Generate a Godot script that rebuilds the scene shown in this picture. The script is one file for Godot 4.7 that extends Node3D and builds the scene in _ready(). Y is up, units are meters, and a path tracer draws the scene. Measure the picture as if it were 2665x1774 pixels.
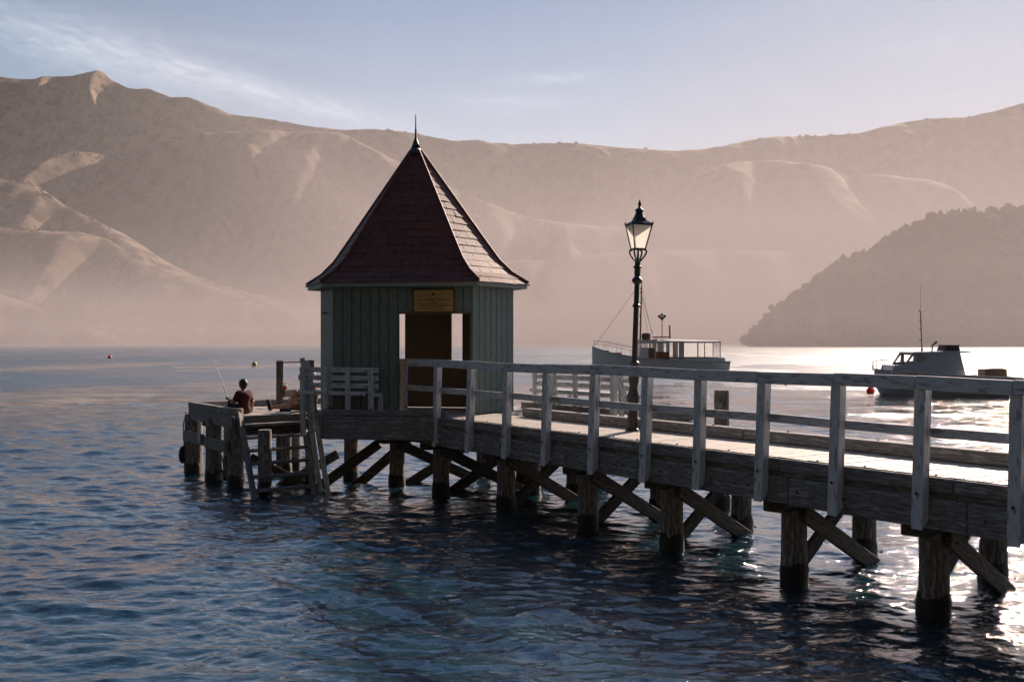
extends Node3D
# Timber wharf with a hut on a harbour, seen against the light. Metres, y up, camera at the origin's axis looking along -z.

const EYE := 3.05          # camera height over the water
const FOC := 2600.0        # focal length in photograph pixels (2665 wide)
const CX := 1332.0
const HZ := 893.0          # row of the horizon
const DECK := 1.65         # wharf deck over the water
var sun_dir := Vector3.ZERO
var M := {}
var rng := RandomNumberGenerator.new()
var counts := {}
var box_cache := {}

func _ready() -> void:
	rng.seed = 7
	setup_camera_and_light()
	make_materials()
	build_water()
	build_hills()
	build_wharf()
	build_landing()
	build_far_landing()
	build_hut()
	build_lamp()
	build_benches()
	build_steps()
	build_people()
	build_boats()
	build_small_things()
	build_haze()

# ------------------------------------------------------------------ camera, sky, sun, exposure
func setup_camera_and_light() -> void:
	var cam := Camera3D.new()
	cam.name = "camera"
	cam.fov = rad_to_deg(2.0 * atan(887.0 / FOC))
	cam.near = 0.1
	cam.far = 20000.0
	add_child(cam)
	cam.position = Vector3(0, EYE, 0)
	cam.rotation.x = atan((HZ - 887.0) / FOC)
	cam.current = true
	var az := deg_to_rad(32.0)
	var el := deg_to_rad(26.0)
	sun_dir = Vector3(cos(el) * sin(az), sin(el), -cos(el) * cos(az))
	var sun := DirectionalLight3D.new()
	sun.name = "sun"
	add_child(sun)
	sun.look_at_from_position(Vector3.ZERO, -sun_dir, Vector3.UP)
	sun.light_energy = 1.6
	sun.light_color = Color(1.0, 0.905, 0.83)
	sun.light_angular_distance = 0.53
	sun.shadow_enabled = true
	var e := Environment.new()
	e.background_mode = Environment.BG_SKY
	var sky := Sky.new()
	var sm := PanoramaSkyMaterial.new()
	sm.panorama = sky_panorama()
	sky.sky_material = sm
	e.sky = sky
	e.tonemap_mode = Environment.TONE_MAPPER_LINEAR
	e.tonemap_exposure = 1.95
	e.sdfgi_enabled = true
	e.ssao_enabled = true
	e.ssil_enabled = true
	e.volumetric_fog_enabled = true
	e.volumetric_fog_density = 0.000014
	e.volumetric_fog_albedo = Color(1.0, 0.98, 0.97)
	e.volumetric_fog_anisotropy = 0.5
	var we := WorldEnvironment.new()
	we.name = "environment"
	we.environment = e
	add_child(we)

func sky_at(d: Vector3) -> Color:
	var el: float = rad_to_deg(asin(clampf(d.y, -1, 1)))
	var toward: float = (1.0 + d.dot(sun_dir)) * 0.5
	var t: float = exp(-maxf(el, 0.0) / 6.6)
	var zen := Vector3(0.060, 0.122, 0.235)
	var hor := Vector3(1.2, 1.42, 1.54)
	var c := zen.lerp(hor, t)
	var k: float = 0.14 + 0.79 * pow(minf(toward * 1.12, 1.0), 2.4)
	c *= k
	var g: float = acos(clampf(d.dot(sun_dir), -1, 1))
	c += Vector3(0.14, 0.12, 0.10) * exp(-g / 0.2) 
	return Color(c.x, c.y, c.z)

func pix_dir(x: float, y: float) -> Vector3:
	return Vector3((x - CX) / FOC, -(y - HZ) / FOC, -1.0).normalized()

func sky_panorama() -> ImageTexture:
	var w := 512
	var h := 256
	var im := Image.create(w, h, false, Image.FORMAT_RGBF)
	for j in h:
		var el: float = PI * (0.5 - (j + 0.5) / h)
		for i in w:
			var a: float = TAU * (i + 0.5) / w
			var d := Vector3(cos(el) * sin(a), sin(el), -cos(el) * cos(a))
			im.set_pixel(i, j, sky_at(d))
	im.resize(4096, 2048, Image.INTERPOLATE_CUBIC)
	# high thin cirrus: streaks with a direction and a size, in degrees of the sky
	var n1 := FastNoiseLite.new()
	n1.seed = 3
	n1.noise_type = FastNoiseLite.TYPE_SIMPLEX_SMOOTH
	n1.fractal_octaves = 5
	n1.frequency = 1.0
	# [x, y of the middle, half length, half width, tilt in degrees, strength]
	var streaks := [[120, 105, 460, 62, 9, 0.20], [330, 150, 330, 42, 7, 0.20], [560, 205, 420, 40, 16, 0.24], [760, 262, 330, 26, 13, 0.24], [960, 300, 210, 32, 14, 0.14], [60, 20, 420, 34, 3, 0.09], [620, 118, 260, 16, 3, 0.08], [300, 175, 420, 36, 17, 0.12],
		[1430, 203, 170, 12, -2, 0.22], [1330, 264, 190, 12, 1, 0.26], [1310, 292, 80, 7, 0, 0.12], [2420, 125, 220, 34, 2, 0.07], [2040, 235, 120, 20, 12, 0.05], [2450, 262, 60, 8, 0, 0.06], [1900, 60, 420, 24, -3, 0.035]]
	for s in streaks:
		var mid := pix_dir(s[0], s[1])
		var ca: float = atan2(mid.x, -mid.z)
		var ce: float = asin(mid.y)
		var hl: float = s[2] / FOC
		var hw: float = s[3] / FOC
		var ct: float = cos(deg_to_rad(s[4]))
		var sn: float = sin(deg_to_rad(s[4]))
		var ext: float = hl * 1.5
		var exte: float = hl * absf(sn) * 1.5 + hw * 2.6
		var i0 := int(floor((ca - ext) / TAU * 4096))
		var i1 := int(ceil((ca + ext) / TAU * 4096))
		var j0 := int((0.5 - (ce + exte) / PI) * 2048)
		var j1 := int((0.5 - (ce - exte) / PI) * 2048)
		for j in range(maxi(j0, 0), mini(j1, 1023)):
			var el: float = PI * (0.5 - (j + 0.5) / 2048.0)
			for i in range(i0, i1):
				var a: float = TAU * (i + 0.5) / 4096.0
				var da: float = a - ca
				var de: float = el - ce
				var u: float = (da * ct - de * sn) / hl
				var v: float = (da * sn + de * ct) / hw
				v += 0.5 * n1.get_noise_2d(u * 1.4 + s[0], 7.0)
				var m: float = exp(-u * u * 2.2) * exp(-v * v * 1.1)
				if m < 0.01:
					continue
				var f: float = 0.55 + 0.75 * n1.get_noise_2d(u * hl * 26.0 + s[0] * 0.1, v * hw * 150.0 + s[1]) + 0.4 * n1.get_noise_2d(u * hl * 60.0 + v * hw * 60.0, v * hw * 420.0)
				var q: float = 0.5 * s[5] * m * clampf(f, 0.0, 1.3)
				var c := im.get_pixel(posmod(i, 4096), j)
				im.set_pixel(posmod(i, 4096), j, Color(c.r + q * 1.0, c.g + q * 0.93, c.b + q * 0.82))
	return ImageTexture.create_from_image(im)

# ------------------------------------------------------------------ placing helpers
func at_depth(x: float, y: float, z: float) -> Vector3:
	return Vector3((x - CX) / FOC * z, EYE - (y - HZ) / FOC * z, -z)

func on_level(x: float, y: float, lev: float) -> Vector3:
	return at_depth(x, y, (EYE - lev) * FOC / (y - HZ))

func at_column(x: float, lev: float, z: float) -> Vector3:
	return Vector3((x - CX) / FOC * z, lev, -z)

# wharf axes: s runs along the wharf towards the shore, w across it, away from the near rail
func W(s: float, w: float, y: float) -> Vector3:
	return Vector3(-1.80 + 0.5645 * s + 0.8254 * w, y, -(19.78 - 0.8254 * s + 0.5645 * w))

func numbered(parent: Node, called: String) -> String:
	var key := str(parent.get_instance_id()) + called
	var n: int = counts.get(key, 0)
	counts[key] = n + 1
	return called if n == 0 else "%s_%03d" % [called, n]

func thing(called: String, label: String, category: String, at: Vector3, group := "") -> Node3D:
	var o := Node3D.new()
	o.name = numbered(self, called)
	add_child(o)
	o.position = at
	tag(o, label, category, group)
	return o

func tag(o: Node, label: String, category: String, group := "") -> void:
	o.set_meta("label", label)
	o.set_meta("category", category)
	if group != "":
		o.set_meta("group", group)

func group_part(called: String, parent: Node3D) -> Node3D:
	var o := Node3D.new()
	o.name = numbered(parent, called)
	parent.add_child(o)
	return o

# a mesh whose transform is given in world axes, put under a parent
func put(called: String, mesh: Mesh, mat: Material, parent: Node3D, t := Transform3D.IDENTITY) -> MeshInstance3D:
	var o := MeshInstance3D.new()
	o.name = numbered(parent, called)
	o.mesh = mesh
	if mat:
		o.material_override = mat
	parent.add_child(o)
	o.transform = parent.global_transform.affine_inverse() * t
	return o

func structure(called: String, mesh: Mesh, mat: Material) -> MeshInstance3D:
	var o := put(called, mesh, mat, self)
	o.set_meta("kind", "structure")
	return o

# ------------------------------------------------------------------ mesh helpers
class Shape:
	var v := PackedVector3Array()
	var n := PackedVector3Array()
	var uv := PackedVector2Array()
	var ix := PackedInt32Array()
	func tri(a: Vector3, b: Vector3, c: Vector3, inside: Vector3) -> void:
		var nn := (b - a).cross(c - a)
		if nn.length_squared() < 1e-18:
			return
		nn = nn.normalized()
		var i := v.size()
		if nn.dot((a + b + c) / 3.0 - inside) < 0.0:
			nn = -nn
			v.append_array([a, b, c])
		else:
			v.append_array([a, c, b])
		n.append_array([nn, nn, nn])
		ix.append_array([i, i + 1, i + 2])
	func quad(a: Vector3, b: Vector3, c: Vector3, d: Vector3, inside: Vector3) -> void:
		tri(a, b, c, inside)
		tri(a, c, d, inside)
	func box(lo: Vector3, hi: Vector3) -> void:
		var m := (lo + hi) / 2.0
		var p := []
		for k in 8:
			p.append(Vector3(hi.x if k & 1 else lo.x, hi.y if k & 2 else lo.y, hi.z if k & 4 else lo.z))
		for f in [[0, 1, 3, 2], [4, 5, 7, 6], [0, 1, 5, 4], [2, 3, 7, 6], [0, 2, 6, 4], [1, 3, 7, 5]]:
			quad(p[f[0]], p[f[1]], p[f[2]], p[f[3]], m)
	# grid of rows x cols points with smooth normals; front side shows where the given hint points
	func grid(pts: Array, rows: int, cols: int, hint: Vector3, close := false, radial := Vector3.INF) -> void:
		var base := v.size()
		for r in rows:
			for c in cols:
				v.append(pts[r * cols + c])
				n.append(Vector3.ZERO)
		var cc := cols if close else cols - 1
		for r in rows - 1:
			for c in cc:
				var c2 := (c + 1) % cols
				var q := [base + r * cols + c, base + r * cols + c2, base + (r + 1) * cols + c2, base + (r + 1) * cols + c]
				for t in [[0, 1, 2], [0, 2, 3]]:
					var a: int = q[t[0]]
					var b: int = q[t[1]]
					var d: int = q[t[2]]
					var nn := (v[b] - v[a]).cross(v[d] - v[a])
					var want := hint if radial == Vector3.INF else (v[a] + v[b] + v[d]) / 3.0 - radial
					if nn.dot(want) > 0.0:
						ix.append_array([a, d, b])
					else:
						nn = -nn
						ix.append_array([a, b, d])
					n[a] += nn
					n[b] += nn
					n[d] += nn
		for k in range(base, v.size()):
			n[k] = n[k].normalized() if n[k].length_squared() > 1e-20 else Vector3.UP
	func mesh() -> ArrayMesh:
		var arr := []
		arr.resize(Mesh.ARRAY_MAX)
		arr[Mesh.ARRAY_VERTEX] = v
		arr[Mesh.ARRAY_NORMAL] = n
		arr[Mesh.ARRAY_INDEX] = ix
		if uv.size() == v.size() and uv.size() > 0:
			arr[Mesh.ARRAY_TEX_UV] = uv
		var m := ArrayMesh.new()
		m.add_surface_from_arrays(Mesh.PRIMITIVE_TRIANGLES, arr)
		return m

# a box with chamfered edges, long side along x
func cbox(size: Vector3, c := 0.006) -> ArrayMesh:
	var key := "%.3f %.3f %.3f %.4f" % [size.x, size.y, size.z, c]
	if box_cache.has(key):
		return box_cache[key]
	var h := size / 2.0
	c = minf(c, minf(h.x, minf(h.y, h.z)) * 0.6)
	var s := Shape.new()
	var P := func(sx: int, sy: int, sz: int, ax: int) -> Vector3:
		return Vector3(sx * (h.x - (0.0 if ax == 0 else c)), sy * (h.y - (0.0 if ax == 1 else c)), sz * (h.z - (0.0 if ax == 2 else c)))
	for g in [-1, 1]:
		s.quad(P.call(g, -1, -1, 0), P.call(g, 1, -1, 0), P.call(g, 1, 1, 0), P.call(g, -1, 1, 0), Vector3.ZERO)
		s.quad(P.call(-1, g, -1, 1), P.call(1, g, -1, 1), P.call(1, g, 1, 1), P.call(-1, g, 1, 1), Vector3.ZERO)
		s.quad(P.call(-1, -1, g, 2), P.call(1, -1, g, 2), P.call(1, 1, g, 2), P.call(-1, 1, g, 2), Vector3.ZERO)
		for k in [-1, 1]:
			s.quad(P.call(-1, g, k, 1), P.call(1, g, k, 1), P.call(1, g, k, 2), P.call(-1, g, k, 2), Vector3.ZERO)
			s.quad(P.call(g, -1, k, 0), P.call(g, 1, k, 0), P.call(g, 1, k, 2), P.call(g, -1, k, 2), Vector3.ZERO)
			s.quad(P.call(g, k, -1, 0), P.call(g, k, 1, 0), P.call(g, k, 1, 1), P.call(g, k, -1, 1), Vector3.ZERO)
			for l in [-1, 1]:
				s.tri(P.call(g, k, l, 0), P.call(g, k, l, 1), P.call(g, k, l, 2), Vector3.ZERO)
	var m := s.mesh()
	box_cache[key] = m
	return m

func frame_of(a: Vector3, b: Vector3, up := Vector3.UP) -> Transform3D:
	var x := (b - a).normalized()
	if absf(x.dot(up)) > 0.98:
		up = Vector3(0.5645, 0, 0.8254)
	var z := x.cross(up).normalized()
	var y := z.cross(x).normalized()
	return Transform3D(Basis(x, y, z), (a + b) / 2.0)

# a timber from a to b: ht is its size along up, th its size across
func timber(called: String, a: Vector3, b: Vector3, ht: float, th: float, mat: Material, parent: Node3D, c := 0.006, up := Vector3.UP) -> MeshInstance3D:
	var len: float = snappedf(a.distance_to(b), 0.001)
	return put(called, cbox(Vector3(len, ht, th), c), mat, parent, frame_of(a, b, up))

# surface of revolution round y: profile of (radius, height); wob roughens it
func lathe(profile: Array, seg := 16, wob := 0.0, sd := 1) -> ArrayMesh:
	var s := Shape.new()
	var r := RandomNumberGenerator.new()
	r.seed = sd
	var pts := []
	var rows := []
	var prof := profile.duplicate()
	if prof[0].x > 0.001:
		prof.push_front(Vector2(0.0005, prof[0].y))
	if prof[-1].x > 0.001:
		prof.push_back(Vector2(0.0005, prof[-1].y))
	var ph := []
	for k in 4:
		ph.append(r.randf() * TAU)
	# each band is its own grid where the profile turns sharply, so edges stay crisp
	var k0 := 0
	for i in range(1, prof.size()):
		var last := i == prof.size() - 1
		var sharp := last
		if not last:
			var d1: Vector2 = (prof[i] - prof[i - 1]).normalized()
			var d2: Vector2 = (prof[i + 1] - prof[i]).normalized()
			sharp = d1.dot(d2) < 0.8
		if sharp:
			var list := []
			for j in range(k0, i + 1):
				for q in seg:
					var t: float = TAU * q / seg
					var rad: float = prof[j].x * (1.0 + wob * (sin(2.0 * t + ph[0] + prof[j].y * 1.3) + 0.6 * sin(5.0 * t + ph[1]) + 0.5 * sin(3.0 * t + ph[2] + prof[j].y * 4.0)))
					list.append(Vector3(cos(t) * rad, prof[j].y, sin(t) * rad))
			var axis_mid := Vector3(0, (prof[k0].y + prof[i].y) / 2.0, 0)
			var dv: Vector2 = prof[i] - prof[k0]
			if absf(dv.y) < absf(dv.x) * 0.35:
				# a nearly flat ring: faces up or down
				var upw := Vector3.UP if dv.x < 0.0 else Vector3.DOWN
				s.grid(list, i - k0 + 1, seg, upw, true)
			else:
				s.grid(list, i - k0 + 1, seg, Vector3.UP, true, axis_mid)
			k0 = i
	return s.mesh()

# a round tube along points with a radius at each
func tube(pts: Array, rad: Array, seg := 10) -> ArrayMesh:
	var s := Shape.new()
	var list := []
	var n := pts.size()
	var u := Vector3.ZERO
	for i in n:
		var d: Vector3 = (pts[mini(i + 1, n - 1)] - pts[maxi(i - 1, 0)]).normalized()
		if u == Vector3.ZERO:
			u = d.cross(Vector3.UP if absf(d.y) < 0.9 else Vector3.RIGHT).normalized()
		u = (u - d * u.dot(d)).normalized()
		var w := d.cross(u)
		for q in seg:
			var t: float = TAU * q / seg
			list.append(pts[i] + (u * cos(t) + w * sin(t)) * float(rad[i]))
	var base := 0
	# outward hint per segment pair
	for i in n - 1:
		var sub := list.slice(i * seg, (i + 2) * seg)
		base = s.v.size()
		s.grid(sub, 2, seg, Vector3.UP, true, (pts[i] + pts[i + 1]) / 2.0)
		for j in 2:
			for q in seg:
				s.n[base + j * seg + q] = (s.v[base + j * seg + q] - pts[i + j]).normalized()
	for e in [0, n - 1]:
		for q in seg:
			s.tri(pts[e], list[e * seg + q], list[e * seg + (q + 1) % seg], pts[1] if e == 0 else pts[n - 2])
	return s.mesh()

# a flat outline in the x-y plane given thickness along z
func slab(outline: PackedVector2Array, z0: float, z1: float) -> ArrayMesh:
	var s := Shape.new()
	slab_into(s, outline, z0, z1)
	return s.mesh()

func slab_into(s: Shape, outline: PackedVector2Array, z0: float, z1: float) -> void:
	var t := Geometry2D.triangulate_polygon(outline)
	for i in range(0, t.size(), 3):
		for z in [z0, z1]:
			var a := outline[t[i]]
			var b := outline[t[i + 1]]
			var c := outline[t[i + 2]]
			var m := Vector3((a.x + b.x + c.x) / 3.0, (a.y + b.y + c.y) / 3.0, (z0 + z1) / 2.0)
			s.tri(Vector3(a.x, a.y, z), Vector3(b.x, b.y, z), Vector3(c.x, c.y, z), m)
	var ccw := not Geometry2D.is_polygon_clockwise(outline)
	for i in outline.size():
		var a := outline[i]
		var b := outline[(i + 1) % outline.size()]
		var d := (b - a)
		var out := Vector2(d.y, -d.x).normalized() if ccw else Vector2(-d.y, d.x).normalized()
		var m2 := (a + b) / 2.0 - out * 0.01
		s.quad(Vector3(a.x, a.y, z0), Vector3(b.x, b.y, z0), Vector3(b.x, b.y, z1), Vector3(a.x, a.y, z1), Vector3(m2.x, m2.y, (z0 + z1) / 2.0))

# ------------------------------------------------------------------ materials
func noise_img(size: int, freq: float, oct: int, sd: int, ridged := false) -> Image:
	var n := FastNoiseLite.new()
	n.seed = sd
	n.noise_type = FastNoiseLite.TYPE_SIMPLEX_SMOOTH
	n.frequency = freq
	n.fractal_type = FastNoiseLite.FRACTAL_RIDGED if ridged else FastNoiseLite.FRACTAL_FBM
	n.fractal_octaves = oct
	return n.get_seamless_image(size, size)

# colour texture: a ramp over fine noise, with a second material where a coarse noise passes a limit
func mixed_tex(size: int, a: Color, b: Color, patch: Color, limit: float, f1: float, f2: float, sd: int) -> ImageTexture:
	var n1 := noise_img(size, f1, 4, sd)
	var n2 := noise_img(size, f2, 5, sd + 50)
	var im := Image.create(size, size, false, Image.FORMAT_RGB8)
	for j in size:
		for i in size:
			var t: float = n1.get_pixel(i, j).r
			var p: float = n2.get_pixel(i, j).r + (t - 0.5) * 0.35
			var c := a.lerp(b, clampf((t - 0.5) * 1.9 + 0.5, 0, 1))
			c = c.lerp(patch, smoothstep(limit - 0.03, limit + 0.05, p))
			im.set_pixel(i, j, c.linear_to_srgb())
	return ImageTexture.create_from_image(im)

func mat(called: String, col: Color, rough := 0.8, spec := 0.5, metal := 0.0) -> StandardMaterial3D:
	var m := StandardMaterial3D.new()
	m.resource_name = called
	m.albedo_color = col.linear_to_srgb()
	m.roughness = rough
	m.metallic_specular = spec
	m.metallic = metal
	return m

func tri_mat(called: String, tex: Texture2D, bump: Texture2D, scale: Vector3, relief: float, rough: float, offset := Vector3.ZERO, spec := 0.5) -> StandardMaterial3D:
	var m := mat(called, Color(1, 1, 1), rough, spec)
	m.albedo_texture = tex
	m.uv1_triplanar = true
	m.uv1_scale = scale
	m.uv1_offset = offset
	m.uv1_triplanar_sharpness = 4.0
	if bump:
		m.heightmap_enabled = true
		m.heightmap_texture = bump
		m.heightmap_scale = relief
	return m

func make_materials() -> void:
	var grain := ImageTexture.create_from_image(noise_img(512, 0.02, 4, 21))
	var grit := ImageTexture.create_from_image(noise_img(512, 0.03, 5, 22))
	var t_paint := mixed_tex(512, Color(0.46, 0.475, 0.49), Color(0.58, 0.59, 0.60), Color(0.28, 0.275, 0.275), 0.70, 0.02, 0.012, 31)
	var t_grey := mixed_tex(512, Color(0.115, 0.107, 0.10), Color(0.23, 0.22, 0.21), Color(0.29, 0.285, 0.28), 0.66, 0.03, 0.01, 41)
	var t_deck := mixed_tex(512, Color(0.34, 0.30, 0.25), Color(0.52, 0.47, 0.41), Color(0.26, 0.22, 0.18), 0.70, 0.03, 0.012, 51)
	var t_pile := mixed_tex(512, Color(0.10, 0.085, 0.07), Color(0.23, 0.20, 0.18), Color(0.30, 0.29, 0.28), 0.62, 0.02, 0.012, 61)
	var t_weed := mixed_tex(256, Color(0.018, 0.016, 0.010), Color(0.05, 0.042, 0.022), Color(0.10, 0.095, 0.07), 0.72, 0.05, 0.05, 71)
	var t_green := mixed_tex(512, Color(0.115, 0.16, 0.15), Color(0.16, 0.21, 0.19), Color(0.085, 0.10, 0.095), 0.80, 0.015, 0.01, 81)
	for k in 4:
		var off := Vector3(0.27 * k, 0.31 * k, 0.43 * k)
		M["paint%d" % k] = tri_mat("weathered_white_paint", t_paint, grain, Vector3(0.45, 1.7, 1.7), 0.25, 0.55, off)
		M["grey%d" % k] = tri_mat("weathered_grey_timber", t_grey, grain, Vector3(0.3, 2.2, 2.2), 0.6, 0.85, off)
		M["deck%d" % k] = tri_mat("bleached_deck_timber", t_deck, grain, Vector3(0.25, 2.6, 2.6), 0.35, 0.62, off)
		M["green%d" % k] = tri_mat("grey_green_paint", t_green, grain, Vector3(0.4, 1.8, 1.8), 0.15, 0.6, off)
	M.pile = tri_mat("pile_timber", t_pile, grit, Vector3(2.6, 0.5, 2.6), 1.0, 0.85)
	M.weed = tri_mat("mussels_and_weed", t_weed, grit, Vector3(3, 3, 3), 3.0, 0.55)
	M.tarred = tri_mat("tarred_timber", mixed_tex(256, Color(0.045, 0.036, 0.028), Color(0.095, 0.078, 0.062), Color(0.13, 0.115, 0.10), 0.70, 0.03, 0.012, 131), grain, Vector3(0.3, 2.2, 2.2), 0.6, 0.85)
	M.iron = mat("black_iron", Color(0.012, 0.011, 0.010), 0.42)
	M.bolt = mat("rusty_bolt", Color(0.06, 0.03, 0.018), 0.7)
	M.rope = mat("rope", Color(0.16, 0.13, 0.09), 0.9)
	M.rubber = mat("rubber", Color(0.015, 0.015, 0.015), 0.8)
	for k in 3:
		M["shingle%d" % k] = tri_mat("red_brown_shingle", mixed_tex(128, [Color(0.105, 0.026, 0.018), Color(0.125, 0.033, 0.02), Color(0.09, 0.024, 0.018)][k], [Color(0.14, 0.045, 0.03), Color(0.16, 0.05, 0.03), Color(0.12, 0.04, 0.028)][k], Color(0.09, 0.05, 0.04), 0.75, 0.04, 0.03, 90 + k), grit, Vector3(1.5, 1.5, 1.5), 0.4, 0.62)
	M.fascia = mat("fascia_paint", Color(0.26, 0.30, 0.29), 0.6)
	M.inside = mat("plain_timber_boards", Color(0.17, 0.13, 0.09), 0.8)
	M.lead = mat("dark_lead", Color(0.03, 0.028, 0.028), 0.5)
	M.signwood = tri_mat("sign_board", mixed_tex(256, Color(0.36, 0.22, 0.075), Color(0.45, 0.29, 0.11), Color(0.30, 0.18, 0.06), 0.7, 0.02, 0.02, 101), null, Vector3(0.8, 3, 3), 0.0, 0.5)
	M.signdark = mat("sign_paint", Color(0.05, 0.03, 0.012), 0.6)
	M.plaque = mat("pale_board", Color(0.42, 0.45, 0.40), 0.7)
	M.skin = mat("skin", Color(0.40, 0.22, 0.145), 0.6)
	M.shirt = mat("maroon_cotton", Color(0.075, 0.006, 0.008), 0.9)
	M.jeans = mat("dark_denim", Color(0.022, 0.03, 0.05), 0.9)
	M.hair = mat("dark_hair", Color(0.03, 0.018, 0.012), 0.55)
	M.khaki = mat("khaki_cotton", Color(0.11, 0.085, 0.06), 0.9)
	M.brownshirt = mat("brown_cotton", Color(0.12, 0.06, 0.04), 0.9)
	M.cap = mat("pale_cap", Color(0.55, 0.53, 0.5), 0.9)
	M.eye = mat("eye", Color(0.02, 0.015, 0.01), 0.2)
	M.rod = mat("white_rod", Color(0.8, 0.78, 0.74), 0.25)
	M.reel = mat("reel", Color(0.05, 0.05, 0.055), 0.3, 0.5, 0.6)
	M.hull = mat("white_hull_paint", Color(0.85, 0.84, 0.82), 0.35)
	M.hullblue = mat("blue_grey_hull_paint", Color(0.46, 0.48, 0.52), 0.35)
	M.antifoul = mat("dark_bottom_paint", Color(0.06, 0.03, 0.025), 0.7)
	M.cabin = mat("cabin_paint", Color(0.70, 0.68, 0.66), 0.4)
	M.varnish = mat("varnished_wood", Color(0.20, 0.08, 0.03), 0.3)
	M.canvas = mat("canvas_awning", Color(0.55, 0.53, 0.52), 0.8)
	M.canvas.backlight_enabled = true
	M.canvas.backlight = Color(0.35, 0.33, 0.32)
	M.clear = mat("clear_plastic", Color(0.9, 0.9, 0.9), 0.4)
	M.clear.transparency = BaseMaterial3D.TRANSPARENCY_ALPHA
	M.clear.albedo_color.a = 0.8
	M.clear.backlight_enabled = true
	M.clear.backlight = Color(1, 1, 1)
	M.glass = mat("window_glass", Color(0.8, 0.85, 0.85), 0.03)
	M.glass.transparency = BaseMaterial3D.TRANSPARENCY_ALPHA
	M.glass.albedo_color.a = 0.12
	M.frost = mat("frosted_lantern_glass", Color(0.9, 0.88, 0.84), 0.5)
	M.frost.backlight_enabled = true
	M.frost.backlight = Color(1.0, 0.98, 0.94)
	M.wire = mat("rigging_wire", Color(0.10, 0.08, 0.07), 0.5)
	M.red = mat("red_buoy", Color(0.72, 0.012, 0.008), 0.4)
	M.redfar = M.red
	M.yellow = mat("yellow_buoy", Color(0.42, 0.36, 0.05), 0.45)
	M.darkbuoy = mat("dark_buoy", Color(0.03, 0.03, 0.03), 0.5)
	M.tackle = mat("tackle_box", Color(0.30, 0.05, 0.03), 0.5)
	M.white = mat("white_plastic", Color(0.8, 0.8, 0.78), 0.5)
	# water: dark, green-blue body; the sky does the rest
	var wm := mat("sea_water", Color(0.008, 0.036, 0.056), 0.05, 0.70)
	wm.clearcoat_enabled = true
	wm.clearcoat = 0.9
	wm.clearcoat_roughness = 0.06
	wm.uv1_triplanar = true
	wm.uv1_world_triplanar = true
	wm.uv1_scale = Vector3(0.13, 0.13, 0.36)
	wm.normal_enabled = true
	var rip := noise_img(1024, 0.014, 6, 5)
	rip.convert(Image.FORMAT_RGB8)
	rip.bump_map_to_normal_map(8.0)
	wm.normal_texture = ImageTexture.create_from_image(rip)
	wm.normal_scale = 1.7
	# the same sea, made rougher with distance to brighten far water and spread glitter
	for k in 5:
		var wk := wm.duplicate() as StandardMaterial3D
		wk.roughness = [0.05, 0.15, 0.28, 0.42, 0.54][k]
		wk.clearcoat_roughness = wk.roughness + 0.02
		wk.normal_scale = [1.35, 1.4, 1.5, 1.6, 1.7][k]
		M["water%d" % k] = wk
	# hills: dry grass and darker scrub
	var t_hill := mixed_tex(1024, Color(0.17, 0.12, 0.088), Color(0.29, 0.215, 0.155), Color(0.06, 0.055, 0.038), 0.585, 0.03, 0.012, 111)
	M.hill = tri_mat("dry_tussock_grass", t_hill, null, Vector3(0.0011, 0.0011, 0.0011), 0.0, 0.95, Vector3.ZERO, 0.2)
	M.hill.uv1_world_triplanar = true
	M.scrub = tri_mat("coastal_scrub", mixed_tex(256, Color(0.045, 0.04, 0.02), Color(0.08, 0.07, 0.035), Color(0.11, 0.078, 0.042), 0.66, 0.03, 0.02, 121), null, Vector3(0.02, 0.02, 0.02), 0.0, 0.95, Vector3.ZERO, 0.2)
	M.scrub.uv1_world_triplanar = true
	M.leaf = mat("leaves", Color(0.080, 0.060, 0.030), 0.7, 0.3)
	M.leaf.vertex_color_use_as_albedo = true
	M.bark = mat("bark", Color(0.10, 0.08, 0.06), 0.9)

func pick(kind: String) -> Material:
	return M[kind + str(rng.randi() % 4)]

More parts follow.
